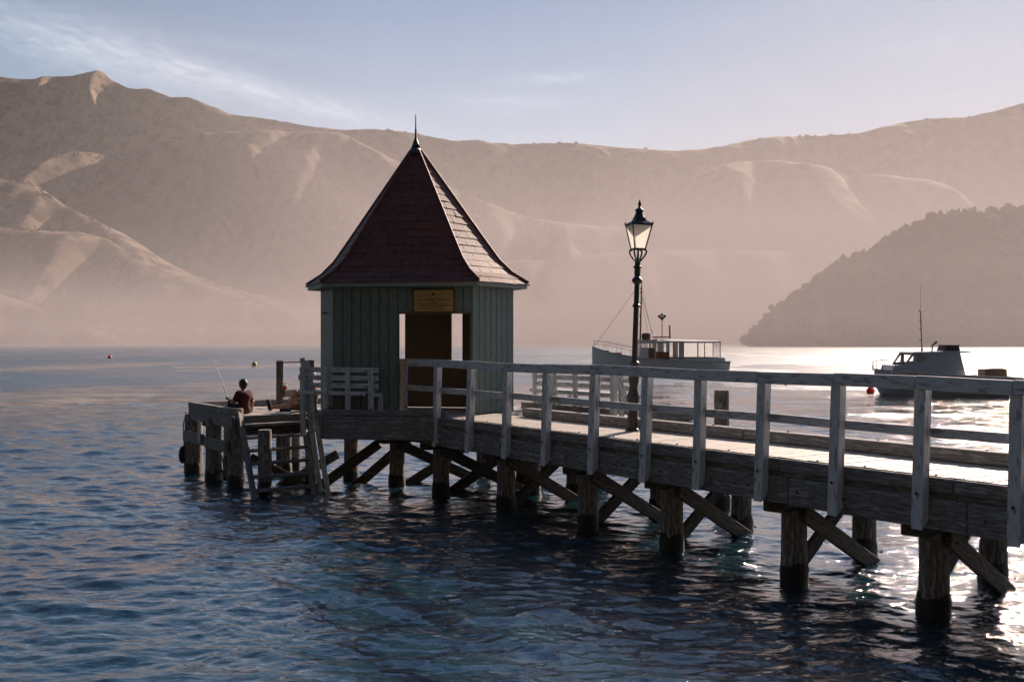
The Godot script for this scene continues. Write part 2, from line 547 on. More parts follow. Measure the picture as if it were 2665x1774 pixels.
# ------------------------------------------------------------------ water
func build_water() -> void:
	var r := RandomNumberGenerator.new()
	r.seed = 11
	# wave trains: [kx, kz, amplitude, phase, sharpness]
	var trains := []
	var lam := 7.0
	while lam > 0.12:
		var many := 3
		for q in many:
			var ang: float = deg_to_rad(r.randfn(6.0, 24.0))
			var k: float = TAU / (lam * r.randf_range(0.85, 1.15))
			var slope: float = 0.026 if lam > 1.25 else (0.083 if lam > 0.2 else 0.05)
			trains.append([k * sin(ang), k * cos(ang), slope / k, r.randf() * TAU])
		lam *= 0.72
	var nt := trains.size()
	var tkx := PackedFloat32Array()
	var tkz := PackedFloat32Array()
	var ta := PackedFloat32Array()
	var tp := PackedFloat32Array()
	var tl := PackedFloat32Array()
	for t in trains:
		tkx.append(t[0])
		tkz.append(t[1])
		ta.append(t[2])
		tp.append(t[3])
		tl.append(TAU / sqrt(t[0] * t[0] + t[1] * t[1]))
	var warp := FastNoiseLite.new()
	warp.seed = 4
	warp.frequency = 0.22
	warp.fractal_octaves = 2
	var gust := FastNoiseLite.new()
	gust.seed = 9
	gust.frequency = 0.055
	# rows get wider with distance, as any sensible mesh of a large sheet
	var zs := PackedFloat32Array()
	var z := 5.5
	while z < 220.0:
		zs.append(z)
		z += maxf(0.028, z * z / (EYE * 999.0) * 0.5)
	zs.append_array([240.0, 270.0, 330.0, 450.0, 700.0, 1200.0, 2500.0, 5600.0])
	var cols := 440
	var v := PackedVector3Array()
	var n := PackedVector3Array()
	for i in zs.size():
		var zz: float = zs[i]
		var dz: float = zs[mini(i + 1, zs.size() - 1)] - zz
		var half: float = zz * 0.72 + 1.0
		var dx: float = 2.0 * half / (cols - 1)
		for c in cols:
			var x: float = -half + dx * c
			var h := 0.0
			var sx := 0.0
			var sz := 0.0
			if zz < 241.0:
				var wx: float = x + 0.4 * warp.get_noise_2d(x, zz)
				var wz: float = zz + 0.4 * warp.get_noise_2d(x + 71.0, zz)
				var gg: float = 1.0 + 0.55 * gust.get_noise_2d(x, zz * 0.6)
				for t in nt:
					var l: float = tl[t]
					if l < dz * 1.6:
						continue
					var fade: float = clampf((l - dz * 1.6) / (dz * 1.6 + 0.001), 0.0, 1.0) * gg
					var th: float = wx * tkx[t] + wz * tkz[t] + tp[t]
					var sn: float = sin(th)
					var e: float = exp(sn - 1.0) * 1.35
					h += ta[t] * fade * (e - 0.63)
					var der: float = ta[t] * fade * e * cos(th)
					sx += der * tkx[t]
					sz += der * tkz[t]
			v.append(Vector3(x, h, -zz))
			n.append(Vector3(-sx, 1.0, sz).normalized())
	var parts := []
	for k in 5:
		parts.append(PackedInt32Array())
	for i in zs.size() - 1:
		for c in cols - 1:
			var a := i * cols + c
			var zz: float = zs[i]
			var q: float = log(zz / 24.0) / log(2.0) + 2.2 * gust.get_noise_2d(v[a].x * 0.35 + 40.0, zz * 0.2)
			var cls := clampi(int(floor(q * 1.15)), 0, 4)  # roughness step follows distance, its edges broken up by noise
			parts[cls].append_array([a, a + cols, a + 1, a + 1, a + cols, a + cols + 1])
	# the rest of the bay, beside and behind the camera
	var b := v.size()
	var hw: float = 5.5 * 0.72 + 1.0
	var far := 5600.0
	var hf: float = far * 0.72 + 1.0
	for p in [Vector3(-hw, 0, -5.5), Vector3(hw, 0, -5.5), Vector3(hf, 0, -far), Vector3(hf, 0, 1500), Vector3(-hf, 0, 1500), Vector3(-hf, 0, -far), Vector3(-hw, 0, 1500), Vector3(hw, 0, 1500)]:
		v.append(p)
		n.append(Vector3.UP)
	parts[0].append_array([b, b + 1, b + 7, b, b + 7, b + 6, b + 1, b + 2, b + 3, b + 1, b + 3, b + 7, b, b + 6, b + 4, b, b + 4, b + 5])
	var m := ArrayMesh.new()
	for k in 5:
		# wind every triangle the same way (front faces run clockwise seen from above)
		var p: PackedInt32Array = parts[k]
		if p.is_empty():
			continue
		var remap := {}
		var vv := PackedVector3Array()
		var nv := PackedVector3Array()
		for t in range(0, p.size(), 3):
			var cr := (v[p[t + 1]] - v[p[t]]).cross(v[p[t + 2]] - v[p[t]])
			if cr.y > 0.0:
				var sw := p[t + 1]
				p[t + 1] = p[t + 2]
				p[t + 2] = sw
		for t in p.size():
			var old := p[t]
			var nw: int = remap.get(old, -1)
			if nw < 0:
				nw = vv.size()
				remap[old] = nw
				vv.append(v[old])
				nv.append(n[old])
			p[t] = nw
		var arr := []
		arr.resize(Mesh.ARRAY_MAX)
		arr[Mesh.ARRAY_VERTEX] = vv
		arr[Mesh.ARRAY_NORMAL] = nv
		arr[Mesh.ARRAY_INDEX] = p
		m.add_surface_from_arrays(Mesh.PRIMITIVE_TRIANGLES, arr)
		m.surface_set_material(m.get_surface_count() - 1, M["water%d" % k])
	structure("water", m, null)

# ------------------------------------------------------------------ hills
func crest_at(pts: Array, x: float) -> Vector2:
	for i in range(1, pts.size()):
		if x <= pts[i][0] or i == pts.size() - 1:
			var a: Array = pts[i - 1]
			var b: Array = pts[i]
			var t: float = clampf((x - a[0]) / (b[0] - a[0]), 0, 1)
			return Vector2(lerpf(a[1], b[1], t), lerpf(a[2], b[2], smoothstep(0, 1, t)))
	return Vector2.ZERO

# one ridge: its crest given as (column, row, distance); slopes run down to the water before and behind it
func ridge(pts: Array, front: float, back: float, rnd: float, gully: float, sd: int, m: Material, step := 5.0) -> Dictionary:
	var n1 := FastNoiseLite.new()
	n1.seed = sd
	n1.frequency = 1.0
	n1.fractal_octaves = 4
	var n2 := FastNoiseLite.new()
	n2.seed = sd + 7
	n2.frequency = 1.0
	n2.fractal_type = FastNoiseLite.FRACTAL_RIDGED
	n2.fractal_octaves = 3
	var n3 := FastNoiseLite.new()
	n3.seed = sd + 19
	n3.frequency = 1.0
	n3.fractal_octaves = 2
	var x0: float = pts[0][0]
	var x1: float = pts[-1][0]
	var cols := int((x1 - x0) / step) + 1
	var rf := 46
	var rb := 10
	var list := []
	list.resize((rf + rb) * cols)
	var crest := []
	for c in cols:
		var x: float = x0 + (x1 - x0) * c / (cols - 1)
		# smooth the polyline a little
		var y := 0.0
		var zc := 0.0
		for q in [-6.0, -3.0, 0.0, 3.0, 6.0]:
			var p := crest_at(pts, clampf(x + q * 1.2, x0, x1))
			y += p.x / 5.0
			zc += p.y / 5.0
		var px: float = (x - CX) / FOC * zc
		var hr: float = EYE + (HZ - y) / FOC * zc
		hr += zc * 0.0006 * n1.get_noise_2d(x * 0.03, 5.0)
		crest.append(Vector3(px, hr, -zc))
		var rr: float = rnd * (0.25 + 1.3 * clampf(n3.get_noise_2d(x * 0.004, 40.0) * 1.4 + 0.45, 0.0, 1.0))
		var fr: float = front * (1.0 + 0.25 * n3.get_noise_2d(x * 0.002, 90.0))
		var dmax: float = (maxf(hr, 1.0) + 30.0) / fr + rr
		for r in rf:
			var t: float = 1.0 - float(r) / (rf - 1)
			var d: float = dmax * pow(t, 1.7)
			var h: float = hr - fr * (sqrt(d * d + rr * rr) - rr)
			var amp: float = gully * clampf(d / (rr * 1.5 + 60.0), 0.0, 1.0) * clampf(h / 60.0, 0.0, 1.0)
			var zw: float = zc - d
			var wx: float = px + 160.0 * n3.get_noise_2d(px * 0.0012, zw * 0.0012)
			h -= amp * (0.55 - 0.75 * n2.get_noise_2d(wx * 0.00125, zw * 0.00095 + sd)) - amp * 0.1 * n1.get_noise_2d(px * 0.005, zw * 0.005)
			list[r * cols + c] = Vector3(px, h, -(zc - d))
		for r in rb:
			var d2: float = (hr + 60.0) / back * pow(float(r + 1) / rb, 1.6)
			list[(rf + r) * cols + c] = Vector3(px, hr - back * (sqrt(d2 * d2 + rr * rr) - rr), -(zc + d2))
	var s := Shape.new()
	s.grid(list, rf + rb, cols, Vector3.UP)
	var o := structure("hill", s.mesh(), m)
	return {"node": o, "list": list, "rows": rf, "cols": cols, "crest": crest}

func build_hills() -> void:
	var far_ridge := [[-700, 260, 5200], [-300, 215, 5000], [0, 200, 4800], [60, 206, 4760], [140, 202, 4720], [200, 195, 4680], [255, 185, 4650], [268, 186, 4640], [285, 206, 4630], [330, 228, 4600], [362, 231, 4590], [385, 230, 4580], [440, 252, 4550], [490, 252, 4530], [520, 264, 4500], [560, 280, 4480], [605, 299, 4450], [680, 306, 4420], [760, 320, 4400], [830, 333, 4380], [900, 338, 4350], [950, 335, 4330], [1020, 339, 4300], [1100, 351, 4300], [1180, 366, 4250], [1246, 364, 4220], [1275, 371, 4200], [1340, 375, 4200], [1420, 372, 4180], [1490, 371, 4160], [1560, 378, 4140], [1640, 385, 4100], [1760, 393, 4100], [1830, 388, 4080], [1900, 375, 4050], [1990, 358, 4000], [2100, 354, 3950], [2150, 353, 3930], [2250, 345, 3900], [2350, 318, 3850], [2420, 309, 3820], [2520, 304, 3800], [2590, 288, 3780], [2665, 268, 3750], [3000, 190, 3650], [3400, 160, 3500]]
	var fr := ridge(far_ridge, 1.0, 0.5, 150.0, 210.0, 3, M.hill)
	var mid := [[-700, 640, 3300], [-200, 560, 3350], [0, 500, 3400], [80, 462, 3420], [150, 425, 3440], [205, 402, 3450], [245, 401, 3450], [300, 408, 3480], [330, 400, 3500], [370, 378, 3520], [430, 356, 3540], [540, 346, 3560], [640, 343, 3560], [760, 341, 3550], [860, 341, 3500], [900, 350, 3440], [960, 382, 3380], [1030, 418, 3320], [1090, 444, 3280], [1170, 486, 3220], [1260, 524, 3160], [1330, 550, 3110], [1400, 570, 3060], [1480, 583, 3020], [1560, 588, 2980], [1680, 590, 2950], [1790, 588, 2930], [1860, 604, 2900], [1930, 640, 2870], [2050, 720, 2820], [2200, 900, 2780]]
	var rm := ridge(mid, 0.85, 0.5, 330.0, 150.0, 17, M.hill)
	var right_dome := [[1650, 560, 3250], [1780, 470, 3300], [1870, 432, 3320], [1940, 420, 3330], [2020, 417, 3330], [2110, 430, 3320], [2180, 452, 3310], [2220, 458, 3310], [2280, 452, 3310], [2400, 470, 3300], [2560, 500, 3280], [2800, 540, 3250], [3300, 600, 3200]]
	ridge(right_dome, 0.85, 0.5, 300.0, 120.0, 29, M.hill)
	var right_low := [[1000, 760, 2560], [1130, 715, 2580], [1210, 694, 2600], [1330, 679, 2610], [1420, 677, 2620], [1500, 667, 2620], [1640, 655, 2620], [1760, 650, 2610], [1900, 649, 2600], [2060, 652, 2590], [2150, 656, 2580], [2220, 672, 2560], [2320, 720, 2540], [2450, 800, 2520], [2600, 900, 2500]]
	ridge(right_low, 0.85, 0.5, 270.0, 90.0, 37, M.hill)
	var left_hi := [[-800, 420, 2500], [-300, 440, 2600], [0, 466, 2700], [70, 470, 2690], [150, 527, 2640], [230, 565, 2600], [310, 604, 2550], [420, 676, 2480], [500, 715, 2430], [600, 748, 2370], [700, 775, 2320], [800, 800, 2280], [900, 838, 2240], [1000, 870, 2210], [1090, 905, 2180]]
	var rh := ridge(left_hi, 0.85, 0.42, 100.0, 100.0, 43, M.hill)
	var left_lo := [[-800, 520, 1900], [-200, 575, 1980], [0, 592, 2020], [100, 600, 2030], [210, 603, 2030], [280, 622, 2020], [330, 655, 2000], [400, 690, 1970], [470, 712, 1940], [580, 755, 1890], [660, 785, 1850], [760, 822, 1800], [860, 862, 1770], [950, 905, 1740]]
	var rl := ridge(left_lo, 0.85, 0.42, 75.0, 70.0, 57, M.hill)
	var left_foot := [[-800, 640, 1550], [-200, 730, 1600], [0, 768, 1620], [70, 790, 1610], [150, 822, 1590], [220, 850, 1570], [300, 876, 1550], [380, 905, 1530]]
	ridge(left_foot, 0.8, 0.42, 50.0, 26.0, 61, M.hill)
	var head := [[1956, 897, 880], [1970, 884, 885], [1988, 866, 890], [2030, 825, 900], [2060, 800, 905], [2100, 770, 915], [2150, 728, 930], [2200, 700, 940], [2260, 676, 950], [2300, 655, 955], [2330, 630, 960], [2400, 598, 975], [2470, 580, 985], [2540, 572, 990], [2610, 566, 1000], [2665, 560, 1010], [2900, 520, 1040], [3400, 500, 1100]]
	# unseen wooded slope, added behind the viewer to cut the front light
	var behind := Shape.new()
	var bl := []
	for i in 25:
		var a: float = deg_to_rad(100.0 + 160.0 * i / 24.0)
		for q in [[60.0, -4.0], [90.0, 6.0], [170.0, 40.0], [300.0, 95.0], [520.0, 190.0], [900.0, 260.0], [1400.0, 200.0]]:
			bl.append(Vector3(sin(a) * q[0], q[1] * (1.0 + 0.18 * sin(i * 1.7 + q[0] * 0.01)), -cos(a) * q[0]))
	behind.grid(bl, 25, 7, Vector3.UP)
	structure("hill", behind.mesh(), M.scrub)
	var hd := ridge(head, 0.75, 0.6, 14.0, 8.0, 71, M.scrub, 6.0)
	# scrub wood that clothes the headland, and bushes along the far skyline
	var bush := bush_mesh(5)
	var spots := []
	var r := RandomNumberGenerator.new()
	r.seed = 77
	var list: Array = hd.list
	var cols: int = hd.cols
	for k in 6500:
		var row := r.randi_range(4, 46)
		var c := r.randi_range(0, cols - 2)
		if r.randf() < 0.3:
			row = r.randi_range(42, 47)
		var p: Vector3 = list[row * cols + c]
		p = p.lerp(list[(row - 1) * cols + c + 1], r.randf())
		if p.y < 2.5:
			continue
		spots.append([p + Vector3(0, 0.3, 0), r.randf_range(3.5, 7.5) * (1.55 if r.randf() < 0.22 else 1.0)])
	scatter("woodland", bush, spots, r, "dense coastal scrub wood clothing the near headland", "woodland")
	var far_spots := []
	var crest: Array = fr.crest
	for k in 420:
		var c2 := r.randi_range(0, crest.size() - 1)
		var xpix: float = -700.0 + 4100.0 * c2 / (crest.size() - 1)
		if xpix < 820.0 or r.randf() > (0.9 if (xpix > 930.0 and xpix < 1090.0) or (xpix > 1900.0 and xpix < 2300.0) else 0.3):
			continue
		far_spots.append([crest[c2] + Vector3(r.randf_range(-8, 8), -3.0, r.randf_range(-40, 15)), r.randf_range(5.0, 10.0)])
	for k in 260:
		var c3 := r.randi_range(0, 100000) % crest.size()
		var xp: float = -700.0 + 4100.0 * c3 / (crest.size() - 1)
		if xp > 2000.0 and xp < 2260.0:
			far_spots.append([crest[c3] + Vector3(0, -3.0, r.randf_range(-60, 5)), r.randf_range(6.0, 11.0)])
	scatter("skyline_scrub", bush, far_spots, r, "thin line of bushes along the far ridge skyline", "scrub")
	var patch := FastNoiseLite.new()
	patch.seed = 31
	patch.frequency = 0.0042
	patch.fractal_octaves = 3
	var dots := []
	for src in [[rm, 5200], [rh, 3000], [rl, 2600], [fr, 4200]]:
		var ls: Array = src[0].list
		var nc: int = src[0].cols
		for k in src[1]:
			var ro := r.randi_range(6, 44)
			var co := r.randi_range(1, nc - 2)
			var q: Vector3 = ls[ro * nc + co].lerp(ls[(ro + 1) * nc + co - 1], r.randf())
			if q.y < 4.0 or patch.get_noise_2d(q.x, q.z) < 0.12:
				continue
			dots.append([q - Vector3(0, 1.0, 0), r.randf_range(2.0, 5.0)])
	scatter("hill_scrub", bush, dots, r, "dark scrub scattered over the dry grass hills", "scrub")
	# single trees leaning out over the headland's tip
	var names := ["low wind-shaped tree at the very tip of the headland", "round tree just behind the one at the headland tip", "tall bushy tree on the headland where its slope begins", "broad tree with a double crown above the headland shore", "small round tree part way up the headland slope", "large domed tree standing proud of the headland skyline"]
	var spec := [[1968, 884, 880, 14.0], [1992, 868, 884, 14.0], [2036, 826, 894, 18.0], [2064, 802, 900, 16.0], [2128, 748, 918, 13.0], [2420, 592, 972, 18.0]]
	for k in 6:
		var q: Array = spec[k]
		coastal_tree(at_depth(q[0], q[1], q[2]) - Vector3(0, 3.0, 0), q[3], names[k], r)

# leaves of one clump: many small faces through a lumpy crown
func bush_mesh(sd: int) -> ArrayMesh:
	var s := Shape.new()
	var r := RandomNumberGenerator.new()
	r.seed = sd
	var col := PackedColorArray()
	for k in 150:
		var d := Vector3(r.randfn(), absf(r.randfn()) * 0.8, r.randfn()).normalized()
		var lump: float = 0.72 + 0.28 * sin(d.x * 5.0 + 1.0) * sin(d.z * 4.0 + 2.0)
		var p := d * lump * (0.55 + 0.45 * sqrt(r.randf()))
		var a := Vector3(r.randfn(), r.randfn(), r.randfn()).normalized() * 0.36
		var b := a.cross(d).normalized() * 0.3
		s.tri(p - a, p + b, p + a, Vector3.ZERO)
		s.tri(p - a, p + a, p - b * 0.8, Vector3.ZERO)
	return s.mesh()

func scatter(called: String, mesh: ArrayMesh, spots: Array, r: RandomNumberGenerator, label: String, category: String) -> void:
	var mm := MultiMesh.new()
	mm.transform_format = MultiMesh.TRANSFORM_3D
	mm.use_colors = true
	mm.mesh = mesh
	mm.instance_count = spots.size()
	for i in spots.size():
		var sz: float = spots[i][1]
		var b := Basis(Vector3.UP, r.randf() * TAU).scaled(Vector3(sz * r.randf_range(0.8, 1.2), sz * r.randf_range(0.7, 1.1), sz * r.randf_range(0.8, 1.2)))
		mm.set_instance_transform(i, Transform3D(b, spots[i][0]))
		var g: float = r.randf_range(0.35, 1.7)
		mm.set_instance_color(i, Color(g * r.randf_range(0.9, 1.25), g, g * 0.9))
	var o := MultiMeshInstance3D.new()
	o.name = called
	o.multimesh = mm
	o.material_override = M.leaf
	add_child(o)
	tag(o, label, category)
	o.set_meta("kind", "stuff")

func coastal_tree(at: Vector3, h: float, label: String, r: RandomNumberGenerator) -> void:
	var o := thing("coastal_tree", label, "tree", at, "single trees on the headland")
	var lean := Vector3(r.randf_range(-0.2, 0.1), 0, 0)
	put("trunk", tube([Vector3(0, -1, 0), Vector3(lean.x * 2.0, h * 0.3, 0), Vector3(lean.x * 4.0, h * 0.62, 0.2)], [0.35, 0.26, 0.14], 7), M.bark, o, Transform3D(Basis(), at))
	var s := Shape.new()
	for lobe in 7:
		var c := Vector3(r.randfn(0, 0.24) * h, h * r.randf_range(0.42, 0.82), r.randfn(0, 0.22) * h) + lean * h * 0.4
		var rad: float = h * r.randf_range(0.14, 0.23)
		for k in 260:
			var d := Vector3(r.randfn(), r.randfn() * 0.8, r.randfn()).normalized()
			var p := c + d * rad * (0.4 + 0.6 * sqrt(r.randf()))
			var a := Vector3(r.randfn(), r.randfn(), r.randfn()).normalized() * 0.6
			var b := a.cross(d).normalized() * 0.5
			s.tri(p - a, p + b, p + a, c)
			s.tri(p - a, p + a, p - b, c)
	put("crown", s.mesh(), M.leaf, o, Transform3D(Basis(), at))

# ------------------------------------------------------------------ wharf
const POST_X := [981, 1053, 1138, 1224, 1321, 1424, 1547, 1683, 1824, 1986, 2180, 2400, 2652]

func s_of_column(x: float, w := -0.1) -> float:
	var t: float = (x - CX) / FOC
	# solve (X0 + .5645 s + .8254 w) = t (19.78 - .8254 s + .5645 w)
	return (t * (19.78 + 0.5645 * w) + 1.80 - 0.8254 * w) / (0.5645 + 0.8254 * t)

# a round timber standing in the sea bed, with its belt of mussels and weed
func standing_post(called: String, at: Vector3, rad: float, top: float, parent: Node3D, sd: int) -> MeshInstance3D:
	var prof := [Vector2(rad * 1.03, -1.6), Vector2(rad * 1.02, 0.2), Vector2(rad, 0.6), Vector2(rad * 0.985, top - 0.03), Vector2(rad * 0.93, top)]
	var o := put(called, lathe(prof, 18, 0.022, sd), M.pile, parent, Transform3D(Basis(), Vector3(at.x, 0, at.z)))
	var belt := []
	var r := RandomNumberGenerator.new()
	r.seed = sd * 3 + 1
	for k in 9:
		belt.append(Vector2(rad * 1.02 + 0.012 + 0.022 * r.randf() * (1.0 - k / 9.0), -0.5 + 0.085 * k))
	belt.append(Vector2(rad * 1.015, 0.27))
	put("weed_belt", lathe(belt, 18, 0.035, sd + 5), M.weed, o, Transform3D(Basis(), Vector3(at.x, 0, at.z)))
	return o

func bolt(at: Vector3, dir: Vector3, parent: Node3D, rad := 0.016) -> void:
	put("bolt", bolt_mesh(), M.bolt, parent, Transform3D(Basis(Quaternion(Vector3.UP, dir.normalized())).scaled(Vector3.ONE * (rad / 0.026)), at))

var bolt_shape: ArrayMesh
func bolt_mesh() -> ArrayMesh:
	if bolt_shape == null:
		bolt_shape = lathe([Vector2(0.02, -0.004), Vector2(0.024, 0.004), Vector2(0.015, 0.0045), Vector2(0.015, 0.014), Vector2(0.009, 0.017)], 8)
	return bolt_shape

func build_wharf() -> void:
	var base := W(6, 1.3, 0)
	var o := thing("timber_wharf", "long weathered timber wharf with white railing leading out to the hut", "wharf", base)
	var s_end := 16.2
	# deck planks run across; thin gaps between them
	var deck := group_part("deck", o)
	var s := 0.1
	while s < s_end:
		var wd: float = 0.145 + rng.randf_range(-0.006, 0.006)
		var lift: float = rng.randf_range(-0.003, 0.003)
		var ov: float = rng.randf_range(-0.012, 0.012)
		timber("plank", W(s + wd / 2, -0.03 + ov, DECK - 0.025 + lift), W(s + wd / 2, 2.75, DECK - 0.025 + lift + rng.randf_range(-0.003, 0.003)), 0.05, snappedf(wd, 0.004), pick("deck"), deck, 0.005)
		s += wd + 0.009
	# edge board, shadow gap, stringer, in lengths that butt
	var edges := group_part("edge_beams", o)
	var cuts := [-0.55, 1.9, 4.35, 6.6, 9.1, 11.4, 13.8, s_end]
	for i in cuts.size() - 1:
		var a: float = cuts[i] + 0.004
		var b: float = cuts[i + 1] - 0.004
		var jog: float = rng.randf_range(-0.006, 0.006)
		timber("edge_board", W(a, -0.065, DECK - 0.085 + jog), W(b, -0.065, DECK - 0.085 + rng.randf_range(-0.008, 0.004)), 0.15, 0.05, pick("grey"), edges, 0.01)
		timber("packer", W(a, 0.03, DECK - 0.20), W(b, 0.03, DECK - 0.20), 0.10, 0.09, pick("grey"), edges, 0.006)
		timber("stringer", W(a + 0.15, -0.02 + jog, DECK - 0.395), W(b + 0.15, -0.02 + jog, DECK - 0.395 + rng.randf_range(-0.01, 0.01)), 0.33, 0.15, pick("grey"), edges, 0.012)
		for w in [0.9, 1.85, 2.7]:
			timber("stringer", W(a, w, DECK - 0.21), W(b, w, DECK - 0.21), 0.30, 0.14, pick("grey"), edges, 0.01)
		for k in 3:
			var sb: float = lerpf(a, b, (k + 0.5) / 3.0) + rng.randf_range(-0.2, 0.2)
			bolt(W(sb, -0.095, DECK - 0.39), W(0, -1, 0) - W(0, 0, 0), edges, 0.022)
			bolt(W(sb + 0.2, 0.02, DECK + 0.002), Vector3.UP, edges, 0.02)
	# guard timber along the deck
	var guard := group_part("guard_timber", o)
	var gc := [1.72, 4.5, 7.3, 10.2, 13.1, s_end]
	for i in gc.size() - 1:
		timber("beam", W(gc[i] + 0.004, 1.34, DECK + 0.085), W(gc[i + 1] - 0.004, 1.34, DECK + 0.085), 0.155, 0.22, pick("grey"), guard, 0.016)
		for k in 2:
			bolt(W(lerpf(gc[i], gc[i + 1], 0.25 + 0.5 * k), 1.36, DECK + 0.165), Vector3.UP, guard, 0.024)
	# railing: posts bolted to the outer face, leaning in a little; top and middle rails
	var rail := group_part("railing", o)
	var ps := []
	for x in POST_X:
		ps.append(s_of_column(x + 8.0, -0.05))
	ps.append(ps[-1] + 1.0)
	ps.append(ps[-1] + 1.0)
	ps.append(ps[-1] + 1.0)
	var top_at := func(sv: float) -> float:
		return 2.735 - 0.0035 * sv + 0.012 * sin(sv * 1.3)
	for i in ps.size():
		var sv: float = ps[i]
		var lean: float = 0.05 + rng.randf_range(-0.012, 0.02) if i > 1 else 0.02
		var along: float = rng.randf_range(-0.012, 0.012)
		var foot: float = 1.09 + rng.randf_range(-0.02, 0.02)
		var ty: float = top_at.call(sv) - 0.02
		# post with its foot cut to a bevel
		var hh: float = ty - foot
		var sh := Shape.new()
		slab_into(sh, PackedVector2Array([Vector2(0, 0.055), Vector2(0.10, -0.055), Vector2(hh, -0.055), Vector2(hh, 0.055)]), -0.065, 0.065)
		var A := W(sv, -0.155, foot)
		var B := W(sv + along, -0.155 + lean, ty)
		var fx := (B - A).normalized()
		var fz := (W(1, 0, 0) - W(0, 0, 0))
		fz = (fz - fx * fz.dot(fx)).normalized()
		var p := put("rail_post", sh.mesh(), pick("paint"), rail, Transform3D(Basis(fx, fz.cross(fx), fz), A))
		bolt(W(sv, -0.213, foot + 0.38), W(0, -1, 0) - W(0, 0, 0), rail, 0.02)
	var prev: float = ps[0] - 0.16
	var i := 0
	while i < ps.size() - 1:
		var n2 := 2 if i == 0 else 1
		var b2: float = ps[mini(i + n2, ps.size() - 1)] + rng.randf_range(-0.02, 0.02)
		var out: float = -0.19 if i > 0 else -0.205
		timber("top_rail", W(prev + 0.003, out, top_at.call(prev) - 0.07 + rng.randf_range(-0.004, 0.004)), W(b2 - 0.003, out, top_at.call(b2) - 0.07 + rng.randf_range(-0.006, 0.006)), 0.145, 0.045, pick("paint"), rail, 0.008)
		prev = b2
		i += n2
	for j in ps.size() - 1:
		var inw: float = -0.155 + 0.05 * 0.62 + 0.055 + 0.024
		timber("middle_rail", W(ps[j] - 0.04 + (0.045 if j > 0 else 0.0), inw, 2.16 - 0.004 * ps[j] + rng.randf_range(-0.008, 0.008)), W(ps[j + 1] + 0.0, inw, 2.16 - 0.004 * ps[j + 1] + rng.randf_range(-0.008, 0.008)), 0.105, 0.04, pick("paint"), rail, 0.007)
	# trestles
	var bents := [[-1.68, 0.35], [-0.08, 0.5], [2.08, 0.62], [4.55, 0.58], [6.5, 0.6], [8.84, 0.5], [10.77, 0.55], [13.0, 0.55], [15.2, 0.55]]
	for k in bents.size():
		var sb: float = bents[k][0]
		var wf: float = bents[k][1]
		var wr := 2.62
		var t := group_part("trestle", o)
		var sr: float = sb - (0.5 if k > 1 else 0.1)
		standing_post("support_post", W(sb, wf, 0), 0.165, 0.95, t, 10 + k)
		standing_post("support_post", W(sr, wr, 0), 0.17, 0.95, t, 30 + k)
		timber("cap_beam", W(sb + 0.02, wf - 0.42, 1.075), W(sr, wr + 0.35, 1.075), 0.285, 0.29, M.tarred, t, 0.015)
		timber("brace", W(sb + 0.24, wf - 0.1, 0.93), W(sr + 0.24, wr + 0.25, -0.28), 0.215, 0.075, M.tarred, t, 0.008)
		timber("brace", W(sb - 0.24, wf - 0.15, -0.30), W(sr - 0.24, wr + 0.1, 0.93), 0.215, 0.075, M.tarred, t, 0.008)
		bolt(W(sb + 0.285, wf, 0.86), W(1, 0, 0) - W(0, 0, 0), t, 0.025)
		bolt(W(sr + 0.285, wr, 0.1), W(1, 0, 0) - W(0, 0, 0), t, 0.025)

# ------------------------------------------------------------------ hut platform and landing stage
var HUT_F := Vector2.ZERO     # front right corner of the hut, x and distance
func hut_poly(off: float) -> Array:
	# elongated hexagon: [front right, right, back right, back left, left, front left], pushed out by off
	var fdir := Vector2(cos(deg_to_rad(8.5)), -sin(deg_to_rad(8.5)))     # along the front, to the right
	var ndir := Vector2(-sin(deg_to_rad(8.5)), -cos(deg_to_rad(8.5)))    # out of the front
	var L := 2.83
	var S := 1.24
	var fr := Vector2(-0.77, 19.57)
	var mid := fr - fdir * (L / 2.0) - ndir * (S * sin(PI / 3))
	var raw := [Vector2(L / 2, S * sin(PI / 3)), Vector2(L / 2 + S * 0.5, 0), Vector2(L / 2, -S * sin(PI / 3)), Vector2(-L / 2, -S * sin(PI / 3)), Vector2(-L / 2 - S * 0.5, 0), Vector2(-L / 2, S * sin(PI / 3))]
	# offset every edge outwards
	var out := []
	for i in 6:
		var p0: Vector2 = raw[(i + 5) % 6]
		var p1: Vector2 = raw[i]
		var p2: Vector2 = raw[(i + 1) % 6]
		var n0 := Vector2((p1 - p0).y, -(p1 - p0).x).normalized()
		var n1 := Vector2((p2 - p1).y, -(p2 - p1).x).normalized()
		if n0.dot(p1) < 0: n0 = -n0
		if n1.dot(p1) < 0: n1 = -n1
		var b := (n0 + n1).normalized()
		var q := p1 + b * (off / b.dot(n0))
		out.append(mid + fdir * q.x + ndir * q.y)
	return out

func v3(p: Vector2, y: float) -> Vector3:
	return Vector3(p.x, y, -p.y)

